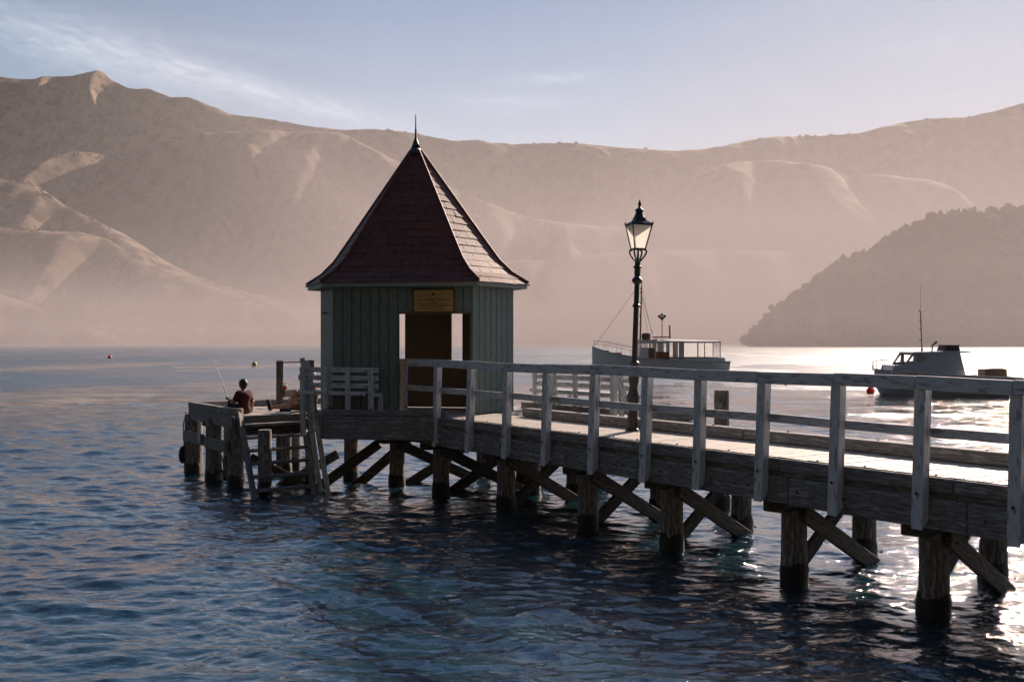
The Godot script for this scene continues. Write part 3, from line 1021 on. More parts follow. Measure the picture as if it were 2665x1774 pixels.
func build_landing() -> void:
	# six-sided platform that carries the hut
	var pl := hut_poly(0.62)
	var inner := hut_poly(0.2)
	pl[5] = pl[5].lerp(pl[0], column_on(pl[5], pl[0], 846))
	pl[4] = inner[4] + Vector2(0.25, 0.1)
	var c := Vector2.ZERO
	for p in pl:
		c += p / 6.0
	var o := thing("hut_platform", "dark six-sided timber platform standing on posts under the hut", "platform", v3(c, 0))
	var deck := group_part("deck", o)
	var fdir: Vector2 = (pl[0] - pl[5]).normalized()
	var bdir := Vector2(-fdir.y, fdir.x)
	if bdir.y < 0: bdir = -bdir
	var dep: float = (pl[2] - pl[0]).dot(bdir)
	var y := 0.0
	while y < dep - 0.02:
		var wd := 0.15
		var t: float = absf((y + wd / 2) - dep / 2) / (dep / 2)
		var half: float = lerpf((pl[1] - pl[4]).length() / 2, (pl[0] - pl[5]).length() / 2, t)
		var m: Vector2 = (pl[0] + pl[5]) / 2.0 + bdir * (y + wd / 2)
		timber("plank", v3(m - fdir * half, DECK - 0.031), v3(m + fdir * half, DECK - 0.031), 0.05, wd, pick("deck"), deck, 0.005)
		y += wd + 0.008
	for i in 6:
		var a: Vector2 = pl[i]
		var b: Vector2 = pl[(i + 1) % 6]
		if i == 0:
			continue
		var n := Vector2((b - a).y, -(b - a).x).normalized()
		if n.dot((a + b) / 2.0 - c) < 0: n = -n
		var e := n * 0.03
		timber("edge_beam", v3(a + e, DECK - 0.23), v3(b + e, DECK - 0.23), 0.44, 0.14, pick("grey"), o, 0.012)
		if i == 5 or i == 4:
			timber("kerb", v3(a + n * -0.02, DECK + 0.055), v3(b + n * -0.02 - (b - a).normalized() * (0.75 if i == 5 else 0.0), DECK + 0.055), 0.11, 0.14, pick("grey"), o, 0.012)
	for k in 4:
		var m2: Vector2 = pl[5].lerp(pl[0], 0.08 + 0.3 * k) + bdir * 1.0
		timber("bearer", v3(m2 - bdir * 0.85, DECK - 0.17), v3(m2 + bdir * (dep - 1.2), DECK - 0.17), 0.22, 0.14, pick("grey"), o, 0.01)
	var q := 0
	for p in [pl[3] - bdir * 0.5, pl[2] - bdir * 0.6, pl[1] - fdir * 0.3]:
		standing_post("support_post", v3(p, 0), 0.16, DECK - 0.45, o, 60 + q)
		q += 1
	# raking braces below
	timber("brace", at_column(850, 0.0, 21.0) + Vector3(-0.55, -0.25, 0), at_column(985, 0.95, 20.9), 0.21, 0.075, M.tarred, o)
	timber("brace", at_column(905, -0.25, 22.0), at_column(1062, 0.95, 21.6), 0.21, 0.075, M.tarred, o)
	# landing stage to the left, a little lower
	var LD := 1.53
	var lo := thing("landing_stage", "low timber landing stage with a kerb where the boy sits fishing", "landing stage", W(-4.6, -1.6, 0))
	var ld := group_part("deck", lo)
	var w := -2.6
	while w < -0.25:
		timber("plank", W(-3.13, w + 0.075, LD - 0.025 + rng.randf_range(-0.004, 0.004)), W(-6.05, w + 0.075, LD - 0.025 + rng.randf_range(-0.004, 0.004)), 0.05, 0.146, pick("deck"), ld, 0.005)
		w += 0.155
	# kerbs
	timber("kerb", W(-3.32, -2.66, LD + 0.075), W(-6.2, -2.66, LD + 0.075), 0.15, 0.19, pick("grey"), lo, 0.014)
	timber("kerb", W(-6.12, -2.55, LD + 0.075), W(-6.12, 0.6, LD + 0.075), 0.15, 0.19, pick("grey"), lo, 0.014)
	# fascia and wales
	timber("fascia_board", W(-3.13, -2.72, LD - 0.13), W(-6.2, -2.72, LD - 0.13), 0.26, 0.06, pick("grey"), lo, 0.01)
	timber("fascia_board", W(-3.08, -2.6, LD - 0.085), W(-3.08, -0.45, LD - 0.085), 0.17, 0.06, pick("grey"), lo, 0.01)
	timber("cap_beam", W(-3.28, -2.5, LD - 0.30), W(-3.28, -0.1, LD - 0.30), 0.25, 0.26, M.tarred, lo, 0.012)
	timber("cap_beam", W(-5.85, -2.5, LD - 0.25), W(-5.85, 0.2, LD - 0.25), 0.30, 0.26, M.tarred, lo, 0.012)
	for k in 4:
		timber("stringer", W(-3.15, -2.45 + 0.75 * k, LD - 0.14), W(-6.0, -2.45 + 0.75 * k, LD - 0.14), 0.17, 0.12, pick("grey"), lo, 0.01)
	timber("wale", W(-3.35, -2.79, 0.87), W(-4.75, -2.79, 0.87), 0.24, 0.09, pick("grey"), lo, 0.012)
	timber("wale", W(-4.85, -2.82, 0.90), W(-6.25, -2.82, 0.90), 0.24, 0.09, pick("grey"), lo, 0.012)
	var posts := [[on_level(503, 1232, 0), 0.20, 1.40], [on_level(555, 1253, 0), 0.172, 1.40], [on_level(612, 1267, 0), 0.165, 1.67], [on_level(597, 1212, 0), 0.15, 1.3], [on_level(745, 1232, 0), 0.11, 1.3], [on_level(806, 1262, 0), 0.10, 1.45], [W(-5.8, -0.3, 0), 0.16, 1.3]]
	for k in posts.size():
		standing_post("support_post", posts[k][0], posts[k][1], posts[k][2], lo, 90 + k)
	timber("brace", W(-3.4, -2.3, 0.75), W(-5.8, -2.3, -0.25), 0.2, 0.07, M.tarred, lo)
	timber("brace", W(-3.5, -1.9, -0.25), W(-3.5, -0.2, 0.55), 0.2, 0.07, M.tarred, lo)
	timber("brace", W(-3.55, -0.6, -0.3), W(-3.55, -2.2, 0.6), 0.18, 0.07, M.tarred, lo)
	bolt(W(-5.6, -2.6, LD + 0.152), Vector3.UP, lo, 0.03)
	bolt(W(-4.2, -2.6, LD + 0.152), Vector3.UP, lo, 0.03)
	# pale board fixed to the stage's outer face
	var bp := thing("pale_notice_board", "pale green-grey upright board fixed to the outer face of the landing stage", "board", W(-4.93, -2.90, 0.85))
	put("panel", cbox(Vector3(0.155, 0.5, 0.018), 0.004), M.plaque, bp, Transform3D(Basis(W(1, 0, 0) - W(0, 0, 0), Vector3.UP, W(0, -1, 0) - W(0, 0, 0)), W(-4.93, -2.885, 1.10)))
	for yy in [0.88, 1.32]:
		bolt(W(-4.93, -2.896, yy), W(0, -1, 0) - W(0, 0, 0), bp, 0.012)
	# tyre fender hung at the outer corner
	var ty := thing("tyre_fender", "black tyre hung on a rope at the outer corner of the landing stage", "tyre", W(-6.3, -2.75, 0.2))
	var tor := []
	for k in 13:
		var a2: float = PI * 2.0 * k / 12.0
		tor.append(Vector2(0.15 + 0.06 * cos(a2), 0.06 * sin(a2)))
	var tm := Shape.new()
	var tl := []
	for k in tor.size():
		for j in 20:
			var th: float = TAU * j / 20
			tl.append(Vector3(cos(th) * tor[k].x, tor[k].y, sin(th) * tor[k].x))
	tm.grid(tl, tor.size(), 20, Vector3.UP, true)
	put("tyre", tm.mesh(), M.rubber, ty, Transform3D(Basis(Vector3(0, 0, 1), Vector3(1, 0, 0), Vector3.UP), W(-6.28, -2.84, 0.45)))
	put("rope", tube([W(-6.28, -2.82, 0.63), W(-6.30, -2.84, 1.15), W(-6.25, -2.78, 1.45)], [0.014, 0.014, 0.014], 6), M.rope, ty)
	# slack rope between two posts
	var rp := thing("mooring_rope", "slack dark rope looped between two posts under the landing stage", "rope", on_level(575, 1245, 0.4))
	var ra := at_column(572, 0.75, 21.6)
	var rb := at_column(598, 0.7, 21.1)
	var pts := []
	var rad := []
	for k in 11:
		var t2: float = k / 10.0
		pts.append(ra.lerp(rb, t2) - Vector3(0, 0.32 * sin(PI * t2), 0))
		rad.append(0.013)
	put("rope", tube(pts, rad, 6), M.rope, rp)
	# dark frame of posts behind the stage
	var fr := thing("mooring_gallows", "dark frame of two posts with a rail and a beam behind the landing stage", "mooring posts", at_column(728, 0, 23.6))
	var za := 23.6
	var p1 := at_column(727, 0, za)
	var pb := at_column(809, 0, za + 0.9)
	timber("post", p1 + Vector3(0, -1.0, 0), p1 + Vector3(0, 2.64, 0), 0.135, 0.135, M.tarred, fr, 0.012)
	timber("post", pb + Vector3(0, -1.0, 0), pb + Vector3(0, 2.64, 0), 0.12, 0.12, M.tarred, fr, 0.012)
	timber("rail", p1 + Vector3(0.06, 2.60, -0.05), pb + Vector3(-0.05, 2.60, 0.05), 0.035, 0.035, M.tarred, fr, 0.005)
	timber("beam", p1 + Vector3(0.06, 1.86, 0), pb + Vector3(0, 1.86, 0), 0.17, 0.15, M.tarred, fr, 0.012)
	# big fender post before the steps
	var fp := thing("fender_post", "thick round post standing in the water right before the boarding steps", "post", on_level(688, 1287, 0))
	standing_post("shaft", on_level(688, 1287, 0), 0.135, 1.31, fp, 121)
	var fp2 := thing("fender_post", "lone dark post standing in the water beyond the wharf, near the lamp", "post", at_column(1878, 0, 18.6))
	standing_post("shaft", at_column(1878, 0, 18.6), 0.14, 2.18, fp2, 122)

func build_far_landing() -> void:
	var o := thing("far_landing", "dark low timber landing with heavy kerbs on the far side of the wharf", "landing stage", W(1.2, 3.2, 0))
	var deck := group_part("deck", o)
	var s := -1.4
	while s < 3.3:
		timber("plank", W(s + 0.075, 2.78, DECK - 0.06), W(s + 0.075, 3.95, DECK - 0.06), 0.05, 0.146, pick("deck"), deck, 0.005)
		s += 0.155
	timber("kerb", W(-1.4, 3.92, DECK + 0.06), W(3.35, 3.92, DECK + 0.06), 0.2, 0.2, pick("grey"), o, 0.014)
	timber("kerb", W(3.38, 2.8, DECK + 0.02), W(3.38, 4.05, DECK + 0.02), 0.2, 0.2, pick("grey"), o, 0.014)
	timber("kerb", W(-0.6, 2.9, DECK + 0.05), W(2.4, 2.9, DECK + 0.05), 0.14, 0.16, pick("grey"), o, 0.014)
	timber("beam", W(-1.4, 3.95, DECK - 0.24), W(3.4, 3.95, DECK - 0.24), 0.30, 0.16, pick("grey"), o, 0.012)
	timber("beam", W(3.42, 2.8, DECK - 0.24), W(3.42, 4.0, DECK - 0.24), 0.30, 0.16, pick("grey"), o, 0.012)
	var k := 0
	for p in [W(3.1, 3.75, 0), W(1.0, 3.75, 0), W(-1.1, 3.75, 0)]:
		standing_post("support_post", p, 0.16, DECK - 0.4, o, 140 + k)
		k += 1
	# white raking handrail of the far steps
	var h := thing("raking_handrail", "white sloping handrail board of the steps beyond the wharf lamp", "handrail", at_column(1640, 0, 19.3))
	timber("board", at_depth(1600, 960, 19.0), at_depth(1722, 1300, 19.8), 0.13, 0.045, pick("paint"), h)
	timber("post", at_column(1597, DECK - 0.3, 19.0), at_column(1597, 2.5, 19.0), 0.11, 0.1, pick("paint"), h)

# ------------------------------------------------------------------ hut
func column_on(a: Vector2, b: Vector2, x: float) -> float:
	# where the sight line of a column crosses the wall a-b, as a share of its length
	var t: float = (x - CX) / FOC
	return (t * a.y - a.x) / ((b.x - a.x) - t * (b.y - a.y))

func build_hut() -> void:
	var hp := hut_poly(0.0)
	var c := Vector2.ZERO
	for p in hp:
		c += p / 6.0
	var o := thing("wharf_hut", "grey-green weatherboard hut with a tall red-brown witch's-hat roof on the wharf end", "hut", v3(c, DECK))
	var top := 4.19
	# openings: wall number -> [from, to, sill, head]
	var open := {5: [[column_on(hp[5], hp[0], 1036), column_on(hp[5], hp[0], 1224), DECK, 3.63]],
		2: [[column_on(hp[2], hp[3], 1205), column_on(hp[2], hp[3], 1175), 2.60, 3.80], [column_on(hp[2], hp[3], 1056), column_on(hp[2], hp[3], 975), 2.60, 3.80]]}
	for i in 6:
		var a: Vector2 = hp[i]
		var b: Vector2 = hp[(i + 1) % 6]
		var len: float = a.distance_to(b)
		var dir := (b - a) / len
		var n := Vector2(dir.y, -dir.x)
		if n.dot((a + b) / 2.0 - c) < 0: n = -n
		var wall := group_part("wall", o)
		var holes: Array = open.get(i, [])
		var cnt := int(round(len / 0.188))
		var wd: float = len / cnt
		var along := Vector3(dir.x, 0, -dir.y)
		for k in cnt:
			var u: float = (k + 0.5) / cnt
			var spans := [[DECK + 0.01, top]]
			for h in holes:
				var u0: float = minf(h[0], h[1])
				var u1: float = maxf(h[0], h[1])
				if u > u0 and u < u1:
					spans = [[h[3] + 0.03, top]]
					if h[2] > DECK + 0.1:
						spans.append([DECK + 0.01, h[2] - 0.02])
			for s in spans:
				var p: Vector2 = a + dir * (u * len) + n * 0.006
				timber("board", v3(p, s[0]), v3(p, s[1]), snappedf(wd - 0.014, 0.002), 0.026, pick("green"), wall, 0.005, along)
		# lining behind the boards, left open at door and windows
		var q := -n * 0.022
		var cut := [0.0]
		for h in holes:
			cut.append_array([minf(h[0], h[1]), maxf(h[0], h[1])])
		cut.append(1.0)
		cut.sort()
		for k in cut.size() - 1:
			if cut[k + 1] - cut[k] < 0.004:
				continue
			var um: float = (cut[k] + cut[k + 1]) / 2.0
			var sp := [[DECK + 0.005, top]]
			for h in holes:
				if um > minf(h[0], h[1]) and um < maxf(h[0], h[1]):
					sp = [[h[3], top]]
					if h[2] > DECK + 0.1:
						sp.append([DECK + 0.005, h[2]])
			for s in sp:
				var m: Vector2 = a + dir * (um * len) + q
				timber("lining", v3(m, s[0]), v3(m, s[1]), (cut[k + 1] - cut[k]) * len - 0.001, 0.024, M.inside, wall, 0.002, along)
		# frames of the openings
		for h in holes:
			for uu in [h[0], h[1]]:
				var e: Vector2 = a + dir * (float(uu) * len) - n * 0.02
				timber("jamb", v3(e, h[2]), v3(e, h[3] + 0.02), 0.022, 0.07, M.inside, wall, 0.004, along)
			var e0: Vector2 = a + dir * (float(h[0]) * len) - n * 0.02
			var e1: Vector2 = a + dir * (float(h[1]) * len) - n * 0.02
			timber("lintel", v3(e0, h[3] + 0.045), v3(e1, h[3] + 0.045), 0.05, 0.10, M.inside, wall, 0.004)
			if h[2] > DECK + 0.1:
				timber("sill", v3(e0, h[2] - 0.025), v3(e1, h[2] - 0.025), 0.05, 0.14, M.inside, wall, 0.004)
	# corner stops
	for i in 6:
		put("corner_stop", lathe([Vector2(0.03, 0), Vector2(0.03, top - DECK - 0.02)], 8), M["green%d" % (i % 4)], o, Transform3D(Basis(), v3(hp[i], DECK + 0.005)))
	# small bracket lamp on the left face
	put("wall_hook", tube([v3(hp[4].lerp(hp[5], 0.5), 3.66), v3(hp[4].lerp(hp[5], 0.5) + Vector2(-0.12, -0.05), 3.68)], [0.02, 0.03], 8), M.fascia, o)
	# eaves: soffit and fascia boards
	var ev := hut_poly(0.30)
	var ey := 4.27
	for i in 6:
		var a: Vector2 = ev[i]
		var b: Vector2 = ev[(i + 1) % 6]
		var inw: Vector2 = (c - (a + b) / 2.0).normalized() * 0.045
		timber("fascia", v3(a + inw, ey - 0.055), v3(b + inw, ey - 0.055), 0.10, 0.03, M.fascia, o, 0.004)
	var sf := Shape.new()
	for i in 6:
		sf.tri(v3(c, 4.20), v3(ev[i].lerp(c, 0.03), 4.20), v3(ev[(i + 1) % 6].lerp(c, 0.03), 4.20), v3(c, 5.0))
	put("soffit", sf.mesh(), M.inside, o)
	# roof: bell-cast below, steep above; courses of shingles on every face
	var roof := group_part("roof", o)
	var rings := [[1.0, ey], [0.86, ey + 0.20], [0.745, ey + 0.46], [0.60, ey + 0.93], [0.045, ey + 2.78]]
	var under := Shape.new()
	for i in 6:
		var i2 := (i + 1) % 6
		for k in rings.size() - 1:
			var f0: float = rings[k][0]
			var f1: float = rings[k + 1][0]
			under.quad(v3(c.lerp(ev[i], f0), rings[k][1] - 0.012), v3(c.lerp(ev[i2], f0), rings[k][1] - 0.012), v3(c.lerp(ev[i2], f1), rings[k + 1][1] - 0.012), v3(c.lerp(ev[i], f1), rings[k + 1][1] - 0.012), v3(c, ey))
	put("roof_deck", under.mesh(), M.lead, roof)
	var course := 0.178
	for i in 6:
		var i2 := (i + 1) % 6
		var tilew: float = 0.36
		# walk up the face by slant distance
		var mid_of := func(f: float, yy: float) -> Vector3:
			return v3(c.lerp((ev[i] + ev[i2]) / 2.0, f), yy)
		var stations := [[1.0, ey - 0.012]]
		for k in rings.size() - 1:
			var A: Vector3 = mid_of.call(rings[k][0], rings[k][1])
			var B: Vector3 = mid_of.call(rings[k + 1][0], rings[k + 1][1])
			var nn := maxi(1, int(round(A.distance_to(B) / course)))
			for j in nn:
				var t: float = float(j + 1) / nn
				stations.append([lerpf(rings[k][0], rings[k + 1][0], t), lerpf(rings[k][1], rings[k + 1][1], t)])
		for r in stations.size() - 1:
			var f0: float = stations[r][0]
			var f1: float = stations[r + 1][0]
			var y0: float = stations[r][1]
			var y1: float = stations[r + 1][1]
			var la := v3(c.lerp(ev[i], f0), y0)
			var lb := v3(c.lerp(ev[i2], f0), y0)
			var ua := v3(c.lerp(ev[i], f1), y1)
			var ub := v3(c.lerp(ev[i2], f1), y1)
			var nrm := (lb - la).cross(ua - la).normalized()
			if nrm.dot((la + ub) / 2.0 - v3(c, y0 - 1.0)) < 0: nrm = -nrm
			var nt := maxi(1, int(round(la.distance_to(lb) / tilew)))
			var shift: float = 0.5 / nt if r % 2 == 1 and nt > 1 else 0.0
			var us := [0.0]
			for k in nt:
				var e: float = (k + 1.0) / nt - shift
				if e > 0.02 and e < 0.98:
					us.append(e)
			us.append(1.0)
			for k in us.size() - 1:
				var g: float = 0.004 / maxf(la.distance_to(lb), 0.2)
				var u0: float = us[k] + g
				var u1: float = us[k + 1] - g
				var lift := nrm * (0.013 + rng.randf_range(-0.003, 0.005))
				var low := nrm * 0.004
				var dn := (la - ua).normalized() * (0.03 + rng.randf_range(-0.006, 0.008))
				var P := [la.lerp(lb, u0) + lift + dn, la.lerp(lb, u1) + lift + dn, ua.lerp(ub, u1) + low, ua.lerp(ub, u0) + low]
				var s := Shape.new()
				var th := nrm * -0.016
				var ctr: Vector3 = (P[0] + P[1] + P[2] + P[3]) / 4.0 + th * 0.5
				s.quad(P[0] - ctr, P[1] - ctr, P[2] - ctr, P[3] - ctr, th)
				s.quad(P[0] - ctr, P[1] - ctr, P[1] + th - ctr, P[0] + th - ctr, P[3] - ctr)
				s.quad(P[0] - ctr, P[3] - ctr, P[3] + th - ctr, P[0] + th - ctr, P[1] - ctr)
				s.quad(P[1] - ctr, P[2] - ctr, P[2] + th - ctr, P[1] + th - ctr, P[0] - ctr)
				put("shingle", s.mesh(), M["shingle%d" % (rng.randi() % 3)], roof, Transform3D(Basis(), ctr))
		# hip capping
		for k in rings.size() - 1:
			var h0 := v3(c.lerp(ev[i], rings[k][0]), rings[k][1] + 0.02)
			var h1 := v3(c.lerp(ev[i], rings[k + 1][0]), rings[k + 1][1] + 0.02)
			put("hip_cap", tube([h0, h1], [0.034, 0.034], 8), M["shingle%d" % (i % 3)], roof)
	var cap := [Vector2(0.155, -0.06), Vector2(0.15, 0.02), Vector2(0.10, 0.13), Vector2(0.065, 0.24), Vector2(0.035, 0.32), Vector2(0.026, 0.35), Vector2(0.02, 0.42), Vector2(0.022, 0.5), Vector2(0.014, 0.56), Vector2(0.010, 0.78), Vector2(0.017, 0.80), Vector2(0.004, 0.84)]
	put("finial", lathe(cap, 14), M.lead, roof, Transform3D(Basis(), v3(c, ey + 2.71)))
	# notice over the door
	var n5: Vector2 = (hp[0] - hp[5]).normalized()
	var nn5 := Vector2(n5.y, -n5.x)
	if nn5.dot(hp[0] - c) < 0: nn5 = -nn5
	var uc: float = column_on(hp[5], hp[0], 1129)
	var sc: Vector2 = hp[5].lerp(hp[0], uc) + nn5 * 0.04
	var cen := v3(sc, 3.885)
	var bas := Basis(Vector3(n5.x, 0, -n5.y), Vector3.UP, Vector3(nn5.x, 0, -nn5.y))
	var sg := thing("notice_sign", "tan wooden notice with dark painted lettering above the hut doorway", "sign", cen)
	put("panel", cbox(Vector3(0.80, 0.43, 0.022), 0.005), M.signwood, sg, Transform3D(bas, cen))
	for f in [[0, 0.225, 0.84, 0.022], [0, -0.225, 0.84, 0.022]]:
		put("frame", cbox(Vector3(f[2], f[3], 0.034), 0.005), M.signdark, sg, Transform3D(bas, cen + bas * Vector3(f[0], f[1], 0.002)))
	for x in [-0.41, 0.41]:
		put("frame", cbox(Vector3(0.022, 0.427, 0.034), 0.005), M.signdark, sg, Transform3D(bas, cen + bas * Vector3(x, 0, 0.002)))
	var tm := TextMesh.new()
	tm.text = "FOX II"
	var font := SystemFont.new()
	font.font_names = PackedStringArray(["Droid Serif"])
	font.font_weight = 700
	tm.font = font
	tm.font_size = 48
	tm.pixel_size = 0.00185
	tm.depth = 0.004
	put("lettering", tm, M.signdark, sg, Transform3D(bas, cen + bas * Vector3(0.01, 0.022, 0.013)))
	# little sail emblem and the lines of small print, too small to read
	put("emblem", slab(PackedVector2Array([Vector2(-0.05, 0), Vector2(0.05, 0), Vector2(0.03, 0.02), Vector2(0.004, 0.07), Vector2(-0.03, 0.02)]), -0.002, 0.002), M.signdark, sg, Transform3D(bas, cen + bas * Vector3(0.0, 0.105, 0.0145)))
	for l in [[-0.25, 0.018, 0.13], [0.24, 0.018, 0.15], [-0.11, 0.115, 0.05], [0.11, 0.115, 0.05], [0.0, -0.06, 0.55], [0.02, -0.10, 0.60], [-0.05, -0.145, 0.42], [0.1, -0.18, 0.2]]:
		var x0: float = l[0] - l[2] / 2.0
		while x0 < l[0] + l[2] / 2.0:
			var ww: float = rng.randf_range(0.016, 0.045)
			put("small_print", cbox(Vector3(snappedf(ww, 0.004), 0.015, 0.003), 0.0005), M.signdark, sg, Transform3D(bas, cen + bas * Vector3(x0 + ww / 2, l[1], 0.0135)))
			x0 += ww + 0.012

# ------------------------------------------------------------------ lamp
func build_lamp() -> void:
	var at := on_level(1645, 1122, DECK)
	var o := thing("street_lamp", "black cast-iron lamp post with a four-sided glass lantern on the wharf", "lamp", at)
	var T := Transform3D(Basis(), at)
	var prof := [Vector2(0.11, 0.0), Vector2(0.11, 0.03), Vector2(0.085, 0.06), Vector2(0.08, 0.44), Vector2(0.10, 0.48), Vector2(0.112, 0.53), Vector2(0.10, 0.57), Vector2(0.07, 0.66), Vector2(0.066, 0.72), Vector2(0.084, 0.80), Vector2(0.086, 0.90), Vector2(0.07, 1.0), Vector2(0.062, 1.04), Vector2(0.078, 1.07), Vector2(0.078, 1.10), Vector2(0.05, 1.12), Vector2(0.046, 1.16), Vector2(0.042, 1.97), Vector2(0.062, 1.98), Vector2(0.062, 2.01), Vector2(0.042, 2.03), Vector2(0.041, 2.34), Vector2(0.075, 2.37), Vector2(0.088, 2.40), Vector2(0.075, 2.43), Vector2(0.046, 2.46), Vector2(0.052, 2.56), Vector2(0.045, 2.59), Vector2(0.067, 2.60), Vector2(0.067, 2.625), Vector2(0.046, 2.64), Vector2(0.045, 2.71), Vector2(0.02, 2.72), Vector2(0.014, 2.90)]
	put("column", lathe(prof, 20), M.iron, o, T)
	# ladder-rest bar
	var R := Basis(Vector3.UP, deg_to_rad(13.0))
	for k in 4:
		var d := Vector3(cos(k * PI / 2 + PI / 4), 0, sin(k * PI / 2 + PI / 4))
		d = R * d
		var pts := []
		var rad := []
		for q in [[0.03, 2.70], [0.075, 2.74], [0.125, 2.80], [0.148, 2.85], [0.14, 2.885], [0.118, 2.895], [0.105, 2.88]]:
			pts.append(at + d * q[0] + Vector3(0, q[1], 0))
			rad.append(0.014)
		put("scroll_arm", tube(pts, rad, 7), M.iron, o)
	var yb := 2.90
	var yt := 3.285
	var hb := 0.083
	var ht := 0.163
	var lan := group_part("lantern", o)
	var cb := []
	var ct := []
	for k in 4:
		var sgn: Vector2 = [Vector2(-1, -1), Vector2(1, -1), Vector2(1, 1), Vector2(-1, 1)][k]
		cb.append(at + R * Vector3(sgn.x * hb, yb, sgn.y * hb))
		ct.append(at + R * Vector3(sgn.x * ht, yt, sgn.y * ht))
	for k in 4:
		var k2 := (k + 1) % 4
		put("corner_bar", tube([cb[k] + Vector3(0, -0.03, 0), ct[k] + (ct[k] - cb[k]).normalized() * 0.05], [0.011, 0.011], 6), M.iron, lan)
		timber("rim", cb[k], cb[k2], 0.022, 0.02, M.iron, lan, 0.003)
		timber("rim", ct[k], ct[k2], 0.03, 0.024, M.iron, lan, 0.003)
		var g := Shape.new()
		var inn: Vector3 = at + Vector3(0, 3.1, 0)
		var P := [cb[k].lerp(cb[k2], 0.06), cb[k].lerp(cb[k2], 0.94), ct[k].lerp(ct[k2], 0.95), ct[k].lerp(ct[k2], 0.05)]
		g.quad(P[0], P[1], P[2], P[3], inn)
		put("pane", g.mesh(), M.frost if k == 2 or k == 3 else M.glass, lan)
	timber("floor_plate", cb[0].lerp(cb[1], 0.5), cb[2].lerp(cb[3], 0.5), 0.008, 0.155, M.iron, lan, 0.002)
	# roof of the lantern: square skirt, then round chimney and finial
	var rf := Shape.new()
	var sk := []
	for lv in [[0.185, 3.285], [0.178, 3.30], [0.09, 3.355], [0.075, 3.40]]:
		for k in 4:
			var sgn: Vector2 = [Vector2(-1, -1), Vector2(1, -1), Vector2(1, 1), Vector2(-1, 1)][k]
			sk.append(at + R * Vector3(sgn.x * lv[0], lv[1], sgn.y * lv[0]))
	for r in 3:
		for k in 4:
			rf.quad(sk[r * 4 + k], sk[r * 4 + (k + 1) % 4], sk[r * 4 + 4 + (k + 1) % 4], sk[r * 4 + 4 + k], at + Vector3(0, 3.25, 0))
	rf.quad(sk[0], sk[1], sk[2], sk[3], at + Vector3(0, 3.4, 0))
	put("lantern_roof", rf.mesh(), M.iron, lan)
	put("chimney", lathe([Vector2(0.10, 3.38), Vector2(0.075, 3.43), Vector2(0.06, 3.48), Vector2(0.055, 3.50), Vector2(0.074, 3.505), Vector2(0.074, 3.52), Vector2(0.05, 3.54), Vector2(0.032, 3.555), Vector2(0.016, 3.57), Vector2(0.026, 3.60), Vector2(0.028, 3.62), Vector2(0.014, 3.66), Vector2(0.004, 3.69)], 12), M.iron, lan, T)
	# the post stands a little out of plumb
	o.rotation.z = deg_to_rad(-1.9)
	put("bulb", lathe([Vector2(0.012, -0.10), Vector2(0.03, -0.08), Vector2(0.035, -0.05), Vector2(0.025, -0.02), Vector2(0.018, 0.02)], 10), M.varnish, lan, Transform3D(Basis(), at + Vector3(0, 3.27, 0)))

# ------------------------------------------------------------------ benches and steps
func bench(label: String, a: Vector3, b: Vector3, facing: Vector3, posts: int) -> void:
	var o := thing("slatted_bench", label, "bench", Vector3((a.x + b.x) / 2, DECK, (a.z + b.z) / 2), "white slatted benches")
	var d := (b - a).normalized()
	var f := facing - d * facing.dot(d)
	f.y = 0
	f = f.normalized()
	var L := a.distance_to(b)
	for k in posts:
		var p := a.lerp(b, (k + 0.18) / (posts - 0.64))
		timber("back_post", p - f * 0.03, p - f * 0.06 + Vector3(0, 0.93, 0), 0.09, 0.07, pick("paint"), o, 0.005, d)
		timber("front_leg", p + f * 0.36, p + f * 0.36 + Vector3(0, 0.40, 0), 0.09, 0.07, pick("paint"), o, 0.005, d)
		timber("seat_bearer", p - f * 0.0 + Vector3(0, 0.385, 0), p + f * 0.40 + Vector3(0, 0.385, 0), 0.07, 0.05, pick("paint"), o, 0.004)
	var j := 0
	for h in [0.565, 0.715, 0.875]:
		var e: float = [0.05, 0.0, 0.03][j]
		timber("back_slat", a - d * (0.06 - e) + Vector3(0, h, 0) + f * 0.022, b + d * 0.04 + Vector3(0, h, 0) + f * 0.022, 0.10, 0.026, pick("paint"), o, 0.004)
		j += 1
	for k in 4:
		timber("seat_slat", a + f * (0.07 + 0.10 * k) + Vector3(0, 0.435, 0), b - d * 0.18 + f * (0.07 + 0.10 * k) + Vector3(0, 0.435, 0), 0.026, 0.085, pick("paint"), o, 0.004)
	timber("seat_edge", a - f * 0.09 + Vector3(0, 0.42, 0), b - d * 0.18 - f * 0.09 + Vector3(0, 0.42, 0), 0.075, 0.028, pick("paint"), o, 0.004)

func build_benches() -> void:
	bench("white slatted bench before the hut, beside the boarding steps", at_column(781, DECK, 20.0), at_column(978, DECK, 19.42), Vector3(0.1, 0, -1), 4)
	bench("white slatted bench on the far landing between the hut and the lamp", W(-0.35, 2.98, DECK - 0.03), W(2.75, 2.98, DECK - 0.03), W(0, 1, 0) - W(0, 0, 0), 5)

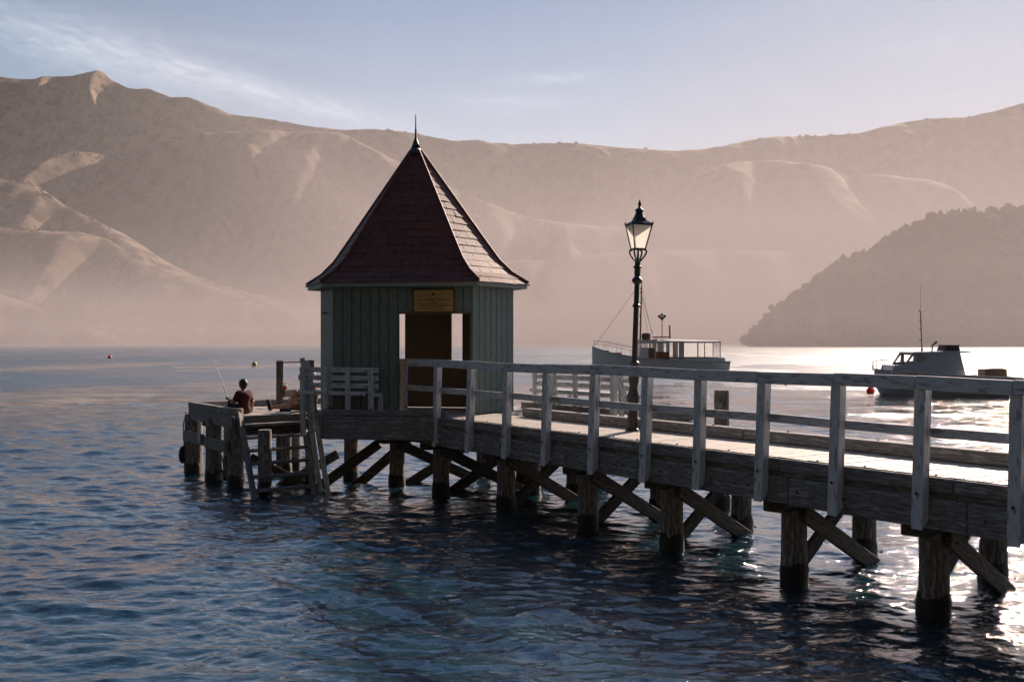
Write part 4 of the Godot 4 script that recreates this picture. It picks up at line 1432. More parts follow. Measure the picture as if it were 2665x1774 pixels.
func build_steps() -> void:
	var o := thing("boarding_steps", "steep timber boarding steps running from the landing stage into the water", "steps", on_level(735, 1285, 0))
	var la := at_depth(622, 1074, 20.72)
	var lb := on_level(661, 1297, 0)
	var ra := at_depth(786, 1070, 21.55)
	var rb := on_level(816, 1284, 0)
	lb = lb + (lb - la) * 0.25
	rb = rb + (rb - ra) * 0.25
	timber("stile", la, lb, 0.15, 0.055, pick("grey"), o, 0.006, Vector3(0.3, 0, -1))
	timber("stile", ra, rb, 0.15, 0.055, pick("grey"), o, 0.006, Vector3(0.3, 0, -1))
	for k in 8:
		var y: float = 1.36 - 0.245 * k
		var tl: float = (la.y - y) / (la.y - lb.y)
		var tr: float = (ra.y - y) / (ra.y - rb.y)
		timber("tread", la.lerp(lb, tl) + Vector3(0.02, 0, -0.02), ra.lerp(rb, tr) + Vector3(-0.02, 0, -0.02), 0.055, 0.2, pick("grey"), o, 0.006)
	# the two long white boards of the handrail
	var h := thing("step_handrail", "pair of long bluish-white boards raking down beside the boarding steps into the water", "handrail", on_level(842, 1284, 0))
	var b1 := on_level(853, 1285, 0)
	var t1 := at_depth(797, 938, 20.6)
	var b2 := on_level(832, 1278, 0)
	var t2 := at_depth(786, 931, 20.75)
	timber("board", t1, b1 + (b1 - t1) * 0.15, 0.105, 0.045, M.paint1, h, 0.006, Vector3(1, 0, 0))
	timber("board", t2, b2 + (b2 - t2) * 0.15, 0.105, 0.045, M.paint2, h, 0.006, Vector3(1, 0, 0))
	timber("post", at_column(789, DECK - 0.5, 20.62), at_column(786, 2.45, 20.62), 0.10, 0.09, M.paint3, h, 0.006, Vector3(1, 0, 0))
	for t in [0.36, 0.62]:
		bolt(t1.lerp(b1, t) + Vector3(0, 0, 0.026), Vector3(0, 0, 1), h, 0.02)

# ------------------------------------------------------------------ people
# one continuous skin round a skeleton of tapered bones: [a, b, radius a, radius b]
func body_mesh(bones: Array, cell: float, k: float) -> ArrayMesh:
	var lo := Vector3.INF
	var hi := -Vector3.INF
	for b in bones:
		var r: float = maxf(b[2], b[3]) + cell * 3.0
		lo = lo.min((b[0] as Vector3).min(b[1]) - Vector3.ONE * r)
		hi = hi.max((b[0] as Vector3).max(b[1]) + Vector3.ONE * r)
	var nx := int((hi.x - lo.x) / cell) + 2
	var ny := int((hi.y - lo.y) / cell) + 2
	var nz := int((hi.z - lo.z) / cell) + 2
	var f := PackedFloat32Array()
	f.resize(nx * ny * nz)
	f.fill(1.0)
	for b in bones:
		var a: Vector3 = b[0]
		var d: Vector3 = (b[1] as Vector3) - a
		var dd: float = maxf(d.length_squared(), 1e-9)
		var ra: float = b[2]
		var rb: float = b[3]
		var r: float = maxf(ra, rb) + cell * 2.5 + k
		var l: Vector3 = (a.min(b[1]) - Vector3.ONE * r - lo) / cell
		var h: Vector3 = (a.max(b[1]) + Vector3.ONE * r - lo) / cell
		for z in range(maxi(0, int(l.z)), mini(nz, int(h.z) + 1)):
			for y in range(maxi(0, int(l.y)), mini(ny, int(h.y) + 1)):
				for x in range(maxi(0, int(l.x)), mini(nx, int(h.x) + 1)):
					var p := lo + Vector3(x, y, z) * cell - a
					var t: float = clampf(p.dot(d) / dd, 0.0, 1.0)
					var v: float = (p - d * t).length() - lerpf(ra, rb, t)
					var i := (z * ny + y) * nx + x
					var w: float = f[i]
					var q: float = maxf(k - absf(v - w), 0.0) / k
					f[i] = minf(v, w) - q * q * k * 0.25
	var s := Shape.new()
	var id := PackedInt32Array()
	id.resize(nx * ny * nz)
	id.fill(-1)
	var off := [0, 1, nx, nx + 1, nx * ny, nx * ny + 1, nx * ny + nx, nx * ny + nx + 1]
	var cor := [Vector3(0, 0, 0), Vector3(1, 0, 0), Vector3(0, 1, 0), Vector3(1, 1, 0), Vector3(0, 0, 1), Vector3(1, 0, 1), Vector3(0, 1, 1), Vector3(1, 1, 1)]
	var edges := [[0, 1], [2, 3], [4, 5], [6, 7], [0, 2], [1, 3], [4, 6], [5, 7], [0, 4], [1, 5], [2, 6], [3, 7]]
	for z in nz - 1:
		for y in ny - 1:
			for x in nx - 1:
				var i := (z * ny + y) * nx + x
				var neg := 0
				for c in 8:
					if f[i + off[c]] < 0.0:
						neg += 1
				if neg == 0 or neg == 8:
					continue
				var sum := Vector3.ZERO
				var cnt := 0
				for e in edges:
					var fa: float = f[i + off[e[0]]]
					var fb: float = f[i + off[e[1]]]
					if (fa < 0.0) != (fb < 0.0):
						sum += (cor[e[0]] as Vector3).lerp(cor[e[1]], fa / (fa - fb))
						cnt += 1
				id[i] = s.v.size()
				s.v.append(lo + (Vector3(x, y, z) + sum / cnt) * cell)
				var g := Vector3(f[i + 1] - f[i] + f[i + off[7]] - f[i + off[6]], f[i + nx] - f[i] + f[i + off[7]] - f[i + off[5]], f[i + nx * ny] - f[i] + f[i + off[7]] - f[i + off[3]])
				s.n.append(g.normalized() if g.length_squared() > 1e-12 else Vector3.UP)
	var axs := [1, nx, nx * ny]
	for z in range(1, nz - 1):
		for y in range(1, ny - 1):
			for x in range(1, nx - 1):
				var i := (z * ny + y) * nx + x
				for ax in 3:
					var j: int = i + axs[ax]
					if (f[i] < 0.0) == (f[j] < 0.0):
						continue
					var u: int = axs[(ax + 1) % 3]
					var v: int = axs[(ax + 2) % 3]
					var q := [id[i], id[i - u], id[i - u - v], id[i - v]]
					if q[0] < 0 or q[1] < 0 or q[2] < 0 or q[3] < 0:
						continue
					for t in [[0, 1, 2], [0, 2, 3]]:
						var a: int = q[t[0]]
						var b: int = q[t[1]]
						var c: int = q[t[2]]
						var nn := (s.v[b] - s.v[a]).cross(s.v[c] - s.v[a])
						if nn.dot(s.n[a] + s.n[b] + s.n[c]) > 0.0:
							s.ix.append_array([a, c, b])
						else:
							s.ix.append_array([a, b, c])
	return s.mesh()

# a hand at wrist w, reaching along d, palm turned to n; curl in radians per joint
func hand_bones(w: Vector3, d: Vector3, n: Vector3, curl: float, sc: float, right: float) -> Array:
	d = d.normalized()
	n = (n - d * n.dot(d)).normalized()
	var side := d.cross(n) * right
	var out := [[w, w + d * 0.035 * sc, 0.022 * sc, 0.024 * sc]]
	for k in 4:
		var o := w + d * 0.03 * sc + side * (0.03 - 0.02 * k) * sc
		var kn := w + d * (0.088 - 0.004 * absf(k - 1.2)) * sc + side * (0.033 - 0.022 * k) * sc
		out.append([o, kn, 0.013 * sc, 0.011 * sc])
		var p := kn
		var ang := curl * 0.5
		for j in 3:
			var len: float = [0.038, 0.026, 0.02][j] * [0.92, 1.0, 0.95, 0.78][k] * sc
			var q := p + (d * cos(ang) + n * sin(ang)) * len
			out.append([p, q, (0.0095 - 0.0009 * j) * sc, (0.0088 - 0.0009 * j) * sc])
			p = q
			ang += curl
	var tb := w + d * 0.025 * sc + side * 0.028 * sc
	var t1 := tb + (d * 0.5 + side * 0.75 + n * 0.35).normalized() * 0.038 * sc
	var t2 := t1 + (d * 0.75 + side * 0.25 + n * (0.3 + curl * 0.4)).normalized() * 0.03 * sc
	out.append([tb, t1, 0.013 * sc, 0.0105 * sc])
	out.append([t1, t2, 0.0105 * sc, 0.008 * sc])
	return out

func swell(bones: Array, by: float) -> Array:
	var out := []
	for b in bones:
		out.append([b[0], b[1], b[2] + by, b[3] + by])
	return out

func join(meshes: Array) -> ArrayMesh:
	var st := SurfaceTool.new()
	for m in meshes:
		st.append_from(m, 0, Transform3D.IDENTITY)
	return st.commit()

func build_people() -> void:
	# --- boy with the rod: seated on the landing deck, back to us, facing along the stage
	var LD := 1.53
	var base := on_level(629, 1077, LD) + Vector3(0.03, 0, 0)
	base.y = LD
	var f := Vector3(-0.75, 0, -0.66).normalized()
	var r := f.cross(Vector3.UP)
	var P := func(a: float, y: float, b: float) -> Vector3:
		return base + f * a + Vector3(0, y, 0) + r * b
	var torso := [[P.call(0, 0.10, -0.05), P.call(0, 0.10, 0.05), 0.095, 0.095], [P.call(-0.01, 0.12, 0), P.call(-0.02, 0.36, 0), 0.10, 0.105], [P.call(-0.02, 0.38, -0.065), P.call(-0.02, 0.38, 0.065), 0.085, 0.085], [P.call(0, 0.43, -0.12), P.call(0, 0.43, 0.12), 0.05, 0.05]]
	var sleeves := [[P.call(0, 0.43, -0.13), P.call(0.04, 0.32, -0.175), 0.05, 0.045], [P.call(0, 0.43, 0.13), P.call(-0.015, 0.32, 0.175), 0.05, 0.045]]
	var lw: Vector3 = P.call(0.25, 0.255, -0.15)
	var rw: Vector3 = P.call(0.05, 0.045, 0.235)
	var arms := [[P.call(0, 0.43, -0.13), P.call(0.07, 0.27, -0.20), 0.042, 0.035], [P.call(0.07, 0.27, -0.20), lw, 0.035, 0.024], [P.call(0, 0.43, 0.13), P.call(-0.03, 0.25, 0.205), 0.042, 0.035], [P.call(-0.03, 0.25, 0.205), rw, 0.035, 0.024]]
	var head := [[P.call(0.0, 0.45, 0), P.call(0.02, 0.56, 0), 0.045, 0.042], [P.call(0.02, 0.66, 0), P.call(0.045, 0.64, 0), 0.083, 0.075], [P.call(0.07, 0.60, 0), P.call(0.04, 0.585, 0), 0.04, 0.045], [P.call(0.115, 0.635, 0), P.call(0.122, 0.618, 0), 0.010, 0.014], [P.call(0.03, 0.635, -0.082), P.call(0.03, 0.61, -0.08), 0.016, 0.011], [P.call(0.03, 0.635, 0.082), P.call(0.03, 0.61, 0.08), 0.016, 0.011], [P.call(0.1, 0.592, -0.015), P.call(0.1, 0.592, 0.015), 0.009, 0.009]]
	var legs := [[P.call(0.02, 0.095, -0.075), P.call(0.31, 0.235, -0.10), 0.082, 0.058], [P.call(0.31, 0.235, -0.10), P.call(0.44, 0.05, -0.08), 0.056, 0.036], [P.call(0.02, 0.095, 0.075), P.call(0.33, 0.10, 0.16), 0.082, 0.056], [P.call(0.33, 0.10, 0.16), P.call(0.40, 0.05, -0.02), 0.054, 0.036]]
	var feet := [[P.call(0.44, 0.035, -0.08), P.call(0.57, 0.03, -0.09), 0.032, 0.024], [P.call(0.40, 0.04, -0.02), P.call(0.47, 0.035, 0.06), 0.032, 0.024]]
	var o := thing("person", "child in a maroon shirt sitting on the landing stage holding a fishing rod", "person", base)
	var skin := body_mesh(torso + arms + head + legs + feet, 0.013, 0.035)
	var hl := body_mesh(hand_bones(lw, f + Vector3(0, 0.15, 0), Vector3(0, 0.2, 0) + r, 1.05, 0.72, 1.0), 0.004, 0.006)
	var hr := body_mesh(hand_bones(rw, f * 0.8 + Vector3(0, -0.3, 0), Vector3(0, -1, 0), 0.25, 0.72, -1.0), 0.004, 0.006)
	put("body", join([skin, hl, hr]), M.skin, o)
	put("shirt", body_mesh(swell(torso, 0.014) + swell(sleeves, 0.014), 0.014, 0.05), M.shirt, o)
	put("trousers", body_mesh(swell([torso[0]], 0.012) + swell(legs, 0.014), 0.014, 0.05), M.jeans, o)
	put("hair", body_mesh([[P.call(0.005, 0.675, 0), P.call(0.04, 0.67, 0), 0.087, 0.078], [P.call(-0.015, 0.63, 0), P.call(-0.01, 0.59, 0), 0.075, 0.058]], 0.011, 0.04), M.hair, o)
	for e in [-0.03, 0.03]:
		put("eye", lathe([Vector2(0.006, -0.006), Vector2(0.009, 0), Vector2(0.006, 0.006)], 8), M.eye, o, Transform3D(Basis(), P.call(0.106, 0.652, e)))
	# rod
	var grip: Vector3 = lw + f * 0.055 + Vector3(0, 0.0, 0)
	var tip := at_depth(552, 930, 21.7)
	var dir := (tip - grip).normalized()
	var rd := thing("fishing_rod", "slim white fishing rod slanting up from the seated child's hands", "fishing rod", grip)
	put("blank", tube([grip - dir * 0.22, grip + dir * 0.15, grip.lerp(tip, 0.5), tip], [0.013, 0.012, 0.010, 0.004], 8), M.rod, rd)
	put("grip", tube([grip - dir * 0.24, grip + dir * 0.10], [0.016, 0.015], 8), M.rubber, rd)
	put("reel", lathe([Vector2(0.03, -0.02), Vector2(0.032, 0), Vector2(0.02, 0.005), Vector2(0.02, 0.03), Vector2(0.03, 0.033)], 10), M.reel, rd, Transform3D(Basis(Quaternion(Vector3.UP, dir.cross(Vector3.UP).normalized())), grip + dir * 0.13 - Vector3(0, 0.045, 0)))
	# --- adult behind the bench: sitting on the same deck, one leg stretched out, one knee up
	var b2 := at_column(806, LD, 22.35)
	var f2 := Vector3(-1, 0, 0.05).normalized()
	var r2 := f2.cross(Vector3.UP)
	var Q := func(a: float, y: float, b: float) -> Vector3:
		return b2 + f2 * a + Vector3(0, y, 0) + r2 * b
	var t2 := [[Q.call(0, 0.11, -0.07), Q.call(0, 0.11, 0.07), 0.11, 0.11], [Q.call(0, 0.13, 0), Q.call(-0.06, 0.42, 0), 0.115, 0.125], [Q.call(-0.06, 0.46, -0.1), Q.call(-0.06, 0.46, 0.1), 0.10, 0.10], [Q.call(-0.05, 0.53, -0.16), Q.call(-0.05, 0.53, 0.16), 0.055, 0.055]]
	var wl: Vector3 = Q.call(0.30, 0.30, -0.16)
	var wr: Vector3 = Q.call(0.12, 0.05, 0.26)
	var a2 := [[Q.call(-0.05, 0.53, -0.17), Q.call(0.06, 0.30, -0.24), 0.05, 0.042], [Q.call(0.06, 0.30, -0.24), wl, 0.042, 0.028], [Q.call(-0.05, 0.53, 0.17), Q.call(-0.08, 0.27, 0.25), 0.05, 0.042], [Q.call(-0.08, 0.27, 0.25), wr, 0.042, 0.028]]
	var h2 := [[Q.call(-0.05, 0.55, 0), Q.call(-0.03, 0.68, 0), 0.055, 0.052], [Q.call(-0.03, 0.80, 0), Q.call(0.0, 0.78, 0), 0.095, 0.085], [Q.call(0.03, 0.73, 0), Q.call(0.0, 0.71, 0), 0.045, 0.05], [Q.call(0.085, 0.775, 0), Q.call(0.092, 0.755, 0), 0.011, 0.015], [Q.call(-0.02, 0.775, -0.092), Q.call(-0.02, 0.745, -0.09), 0.017, 0.012], [Q.call(-0.02, 0.775, 0.092), Q.call(-0.02, 0.745, 0.09), 0.017, 0.012]]
	var l2 := [[Q.call(0.03, 0.10, 0.09), Q.call(0.46, 0.10, 0.10), 0.095, 0.062], [Q.call(0.46, 0.10, 0.10), Q.call(0.88, 0.08, 0.10), 0.06, 0.04], [Q.call(0.03, 0.11, -0.09), Q.call(0.30, 0.42, -0.10), 0.095, 0.062], [Q.call(0.30, 0.42, -0.10), Q.call(0.46, 0.07, -0.10), 0.058, 0.038]]
	var ft := [[Q.call(0.90, 0.06, 0.10), Q.call(0.95, 0.22, 0.11), 0.042, 0.034], [Q.call(0.45, 0.04, -0.10), Q.call(0.62, 0.035, -0.10), 0.04, 0.03]]
	var o2 := thing("person", "adult in brown sitting on the landing stage behind the bench, one leg stretched out", "person", b2)
	var sk2 := body_mesh(t2 + a2 + h2 + l2 + ft, 0.015, 0.04)
	var g1 := body_mesh(hand_bones(wl, f2 + Vector3(0, 0.2, 0), Vector3(0, -1, 0), 0.5, 1.0, 1.0), 0.005, 0.008)
	var g2 := body_mesh(hand_bones(wr, f2 + Vector3(0, -0.2, 0), Vector3(0, -1, 0), 0.2, 1.0, -1.0), 0.005, 0.008)
	put("body", join([sk2, g1, g2]), M.skin, o2)
	put("shirt", body_mesh(swell(t2, 0.015) + swell([[a2[0][0], a2[0][0].lerp(a2[0][1], 0.6), 0.05, 0.046], [a2[2][0], a2[2][0].lerp(a2[2][1], 0.6), 0.05, 0.046]], 0.015), 0.016, 0.05), M.brownshirt, o2)
	put("shorts", body_mesh(swell([t2[0], [l2[0][0], l2[0][1], 0.095, 0.066], [l2[2][0], l2[2][0].lerp(l2[2][1], 0.75), 0.095, 0.07]], 0.014), 0.016, 0.05), M.khaki, o2)
	put("shoe", body_mesh(swell([ft[0]], 0.012), 0.01, 0.02), M.jeans, o2)
	put("shoe", body_mesh(swell([ft[1]], 0.012), 0.01, 0.02), M.jeans, o2)
	put("cap", body_mesh([[Q.call(-0.03, 0.825, 0), Q.call(0.0, 0.815, 0), 0.092, 0.085], [Q.call(0.07, 0.805, -0.03), Q.call(0.12, 0.795, 0), 0.02, 0.012], [Q.call(0.07, 0.805, 0.03), Q.call(0.12, 0.795, 0), 0.02, 0.012]], 0.011, 0.02), M.cap, o2)
	for e in [-0.034, 0.034]:
		put("eye", lathe([Vector2(0.006, -0.006), Vector2(0.010, 0), Vector2(0.006, 0.006)], 8), M.eye, o2, Transform3D(Basis(), Q.call(0.082, 0.79, e)))

# ------------------------------------------------------------------ boats
# hull lofted through stations of [x, half beam, sheer height, keel depth]; bow towards +x
func hull_mesh(st: Array, flare: float) -> Array:
	var pts := []
	var n := 13
	for s in st:
		for k in n:
			var t: float = float(k) / (n - 1) * 2.0 - 1.0       # -1 port sheer .. 0 keel .. 1 starboard sheer
			var a: float = absf(t)
			var y: float = lerpf(s[3], s[2], pow(a, 1.5))
			var w: float = s[1] * (pow(a, 0.55) * (1.0 - flare) + flare * a * a)
			pts.append(Vector3(s[0], y, w * signf(t)))
	var sh := Shape.new()
	sh.grid(pts, st.size(), n, Vector3.UP, false, Vector3(st[st.size() / 2][0], 1.2, 0))
	# fix the turn of each strip by the hull's own axis
	var s2 := Shape.new()
	for i in st.size() - 1:
		var sub := pts.slice(i * n, (i + 2) * n)
		s2.grid(sub, 2, n, Vector3.UP, false, Vector3((st[i][0] + st[i + 1][0]) / 2.0, maxf(st[i][2], 0.5), 0))
	# transom
	for k in n - 1:
		s2.tri(Vector3(st[0][0], st[0][2] * 0.6, 0), pts[k], pts[k + 1], Vector3(st[0][0] + 1.0, 0.3, 0))
	var dk := Shape.new()
	for i in st.size() - 1:
		var a0: Vector3 = pts[i * n] + Vector3(0, -0.16, 0.04)
		var a1: Vector3 = pts[i * n + n - 1] + Vector3(0, -0.16, -0.04)
		var b0: Vector3 = pts[i * n + n] + Vector3(0, -0.16, 0.04)
		var b1: Vector3 = pts[i * n + 2 * n - 1] + Vector3(0, -0.16, -0.04)
		dk.quad(a0, a1, b1, b0, (a0 + b1) / 2.0 - Vector3(0, 1, 0))
	return [s2.mesh(), dk.mesh(), pts, n]

func build_boats() -> void:
	fishing_launch()
	cabin_cruiser()

func fishing_launch() -> void:
	var Z := 103.0
	var at := at_column(1716, 0, Z)
	var o := thing("fishing_launch", "white wooden fishing launch with mast, wheelhouse and awning moored beyond the lamp", "boat", at)
	var B := Transform3D(Basis(Vector3(-1, 0, 0.06).normalized(), Vector3.UP, Vector3(-0.06, 0, -1).normalized()), at)
	var u: float = Z / FOC
	var X := func(px: float) -> float: return (1716.0 - px) * u
	var Y := func(py: float) -> float: return (970.0 - py) * u
	var st := [[X.call(1895), 1.35, 1.2, -0.15], [X.call(1860), 1.65, 1.22, -0.4], [X.call(1800), 1.9, 1.25, -0.7], [X.call(1720), 2.0, 1.38, -0.8], [X.call(1650), 1.85, 1.62, -0.8], [X.call(1590), 1.35, 2.05, -0.7], [X.call(1558), 0.75, 2.42, -0.5], [X.call(1540), 0.12, 2.72, -0.2]]
	var hm := hull_mesh(st, 0.25)
	put("hull", hm[0], M.hull, o, B)
	put("deck", hm[1], M.varnish, o, B)
	# rubbing strake on both sides
	var hp: Array = hm[2]
	var n: int = hm[3]
	for side in [0, n - 1]:
		var line := []
		var rad := []
		for i in st.size():
			line.append(hp[i * n + side] + Vector3(0, -0.02, 0))
			rad.append(0.06)
		put("rubbing_strake", tube(line, rad, 6), M.hullblue, o, B)
	var bx := func(called: String, x0: float, x1: float, y0: float, y1: float, z0: float, z1: float, m: Material, par: Node3D) -> void:
		var a := Vector3(minf(X.call(x0), X.call(x1)), minf(Y.call(y0), Y.call(y1)), z0)
		var b := Vector3(maxf(X.call(x0), X.call(x1)), maxf(Y.call(y0), Y.call(y1)), z1)
		put(called, cbox(b - a, 0.02), m, par, B * Transform3D(Basis(), (a + b) / 2.0))
	# wheelhouse with its row of windows
	var wh := group_part("wheelhouse", o)
	for z in [-1.15, 1.15]:
		bx.call("side_panel", 1661, 1700, 904, 940, z - 0.03, z + 0.03, M.cabin, wh)
		bx.call("head_rail", 1659, 1702, 887, 893.5, z - 0.035, z + 0.035, M.cabin, wh)
		for q in [[1661, 1663.5], [1670.5, 1672.5], [1676.5, 1679], [1683.5, 1685.5], [1694.5, 1700]]:
			bx.call("pillar", q[0], q[1], 893.5, 904, z - 0.03, z + 0.03, M.cabin, wh)
	bx.call("front_panel", 1660, 1662, 904, 940, -1.12, 1.12, M.cabin, wh)
	for zz in [-1.0, -0.35, 0.35, 1.0]:
		bx.call("front_pillar", 1660, 1662, 888, 904, zz - 0.06, zz + 0.06, M.cabin, wh)
	bx.call("wheelhouse_roof", 1656, 1704, 884, 887, -1.3, 1.3, M.cabin, wh)
	bx.call("door", 1681, 1697, 906, 938, -1.21, -1.19, M.varnish, wh)
	# saloon behind it, then the awning on posts
	var aw := group_part("awning", o)
	for z in [-1.4, 1.4]:
		bx.call("side_panel", 1703, 1735, 915, 940, z - 0.03, z + 0.03, M.varnish, aw)
		for q in [[1703, 1716], [1726, 1735]]:
			bx.call("pillar", q[0], q[1], 892, 915, z - 0.03, z + 0.03, M.cabin, aw)
		bx.call("window_head", 1703, 1735, 887, 893, z - 0.035, z + 0.035, M.cabin, aw)
		bx.call("broad_pillar", 1759, 1773, 890, 936, z - 0.04, z + 0.04, M.hullblue, aw)
		bx.call("pole", 1825, 1827.5, 890, 932, z - 0.03, z + 0.03, M.varnish, aw)
		bx.call("pole", 1866, 1868, 889, 932, z - 0.03, z + 0.03, M.varnish, aw)
		bx.call("coaming", 1735, 1862, 929, 931.5, z - 0.05, z + 0.05, M.varnish, aw)
		bx.call("bulwark", 1735, 1880, 932, 944, z - 0.04, z + 0.04, M.cabin, aw)
		put("clear_curtain", slab(PackedVector2Array([Vector2(X.call(1867), Y.call(929)), Vector2(X.call(1828), Y.call(929)), Vector2(X.call(1828), Y.call(891)), Vector2(X.call(1867), Y.call(890))]), z - 0.006, z + 0.006), M.clear if z > 0.0 else M.glass, aw, B)
		put("clear_curtain", slab(PackedVector2Array([Vector2(X.call(1824), Y.call(929)), Vector2(X.call(1775), Y.call(929)), Vector2(X.call(1774), Y.call(892)), Vector2(X.call(1824), Y.call(891))]), z - 0.006, z + 0.006), M.clear if z > 0.0 else M.glass, aw, B)
	# canvas roof with a slight camber
	var cl := []
	var rows := 7
	for i in rows:
		var px: float = lerpf(1704, 1869, i / 6.0)
		for j in 7:
			var zz: float = lerpf(-1.55, 1.55, j / 6.0)
			cl.append(Vector3(X.call(px), Y.call(881.0 + 5.5 * (i / 6.0)) - 0.16 * pow(zz / 1.55, 2.0), zz))
	var cs := Shape.new()
	cs.grid(cl, rows, 7, Vector3.UP)
	put("canvas_roof", cs.mesh(), M.canvas, aw, B)
	for z in [-1.5, 1.5]:
		bx.call("roof_edge", 1704, 1869, 888.0, 891, z - 0.03, z + 0.03, M.hullblue, aw)
	bx.call("roof_board", 1699, 1740, 875.5, 878.5, -0.5, 0.5, M.tackle, aw)
	# stern seat, gear
	put("stern_locker", lathe([Vector2(0.75, 0.0), Vector2(0.78, 0.35), Vector2(0.70, 0.55), Vector2(0.5, 0.60)], 16), M.hullblue, o, B * Transform3D(Basis(), Vector3(X.call(1870), 1.05, 0)))
	put("life_raft", lathe([Vector2(0.38, 0.0), Vector2(0.46, 0.15), Vector2(0.47, 0.5), Vector2(0.40, 0.66), Vector2(0.2, 0.72)], 16), M.khaki, o, B * Transform3D(Basis(), Vector3(X.call(1681), Y.call(884), 0)))
	put("exhaust_stack", lathe([Vector2(0.085, 0), Vector2(0.085, 1.3), Vector2(0.10, 1.32), Vector2(0.10, 1.42)], 12), M.varnish, o, B * Transform3D(Basis(Vector3(0, 0, 1), -0.03), Vector3(X.call(1745.5), Y.call(882), 0.3)))
	var aer := group_part("aerial", o)
	put("pole", tube([Vector3(X.call(1723), Y.call(876), 0), Vector3(X.call(1723), Y.call(832), 0)], [0.045, 0.04], 8), M.wire, aer, B)
	put("bracket", lathe([Vector2(0.05, -0.3), Vector2(0.18, -0.1), Vector2(0.32, 0.0), Vector2(0.3, 0.1), Vector2(0.1, 0.14)], 12), M.wire, aer, B * Transform3D(Basis(), Vector3(X.call(1723), Y.call(827), 0)))
	for q in [[-0.28, 0.16], [0.02, 0.3], [0.3, 0.14]]:
		put("horn", lathe([Vector2(0.08, -0.12), Vector2(0.15, 0.0), Vector2(0.14, 0.12), Vector2(0.06, 0.16)], 10), M.wire, aer, B * Transform3D(Basis(), Vector3(X.call(1723) + q[0], Y.call(827) + q[1], 0)))
	# mast, crosstrees and stays
	var ms := group_part("mast", o)
	var mb := Vector3(X.call(1665.5), Y.call(887), 0)
	var mt := Vector3(X.call(1669.5), Y.call(731), 0)
	put("spar", tube([mb, mb.lerp(mt, 0.6), mt], [0.095, 0.08, 0.045], 10), M.varnish, ms, B)
	for t in [0.28, 0.42, 0.62, 0.80, 0.86]:
		var p := mb.lerp(mt, t)
		bx.call("fitting", 1669.5 - 6.0 + t * 4.0 - 1.5, 1669.5 - 6.0 + t * 4.0 + 4.0, 887.0 - 156.0 * t, 887.0 - 156.0 * t - 3.0, -0.12, 0.12, M.wire, ms)
	var stays := [[mt, Vector3(X.call(1548), Y.call(898), 0)], [mb.lerp(mt, 0.78), Vector3(X.call(1692), Y.call(870), 1.2)], [mb.lerp(mt, 0.78), Vector3(X.call(1692), Y.call(870), -1.2)], [mb.lerp(mt, 0.9), Vector3(X.call(1700), Y.call(872), 0.6)]]
	for sgm in stays:
		put("stay", tube([sgm[0], sgm[1]], [0.016, 0.016], 5), M.wire, ms, B)
	# bow rail
	var br := group_part("bow_rail", o)
	for side in [-1.0, 1.0]:
		var line := []
		for q in [[1545, 887, 0.15], [1575, 889, 0.95], [1610, 897, 1.45], [1648, 905, 1.7]]:
			line.append(Vector3(X.call(q[0]), Y.call(q[1]), q[2] * side))
		put("rail", tube(line, [0.03, 0.03, 0.03, 0.03], 6), M.hull, br, B)
		var low := []
		for q in line:
			low.append(q - Vector3(0, 0.33, 0))
		put("rail", tube(low, [0.02, 0.02, 0.02, 0.02], 6), M.hull, br, B)
		for q in line:
			put("stanchion", tube([q, q - Vector3(0, 0.75, 0)], [0.025, 0.025], 6), M.hull, br, B)
	bx.call("deck_locker", 1596, 1615, 917, 926, -0.5, 0.5, M.tackle, o)
	bx.call("anchor_winch", 1568, 1582, 911, 918, -0.3, 0.3, M.varnish, o)

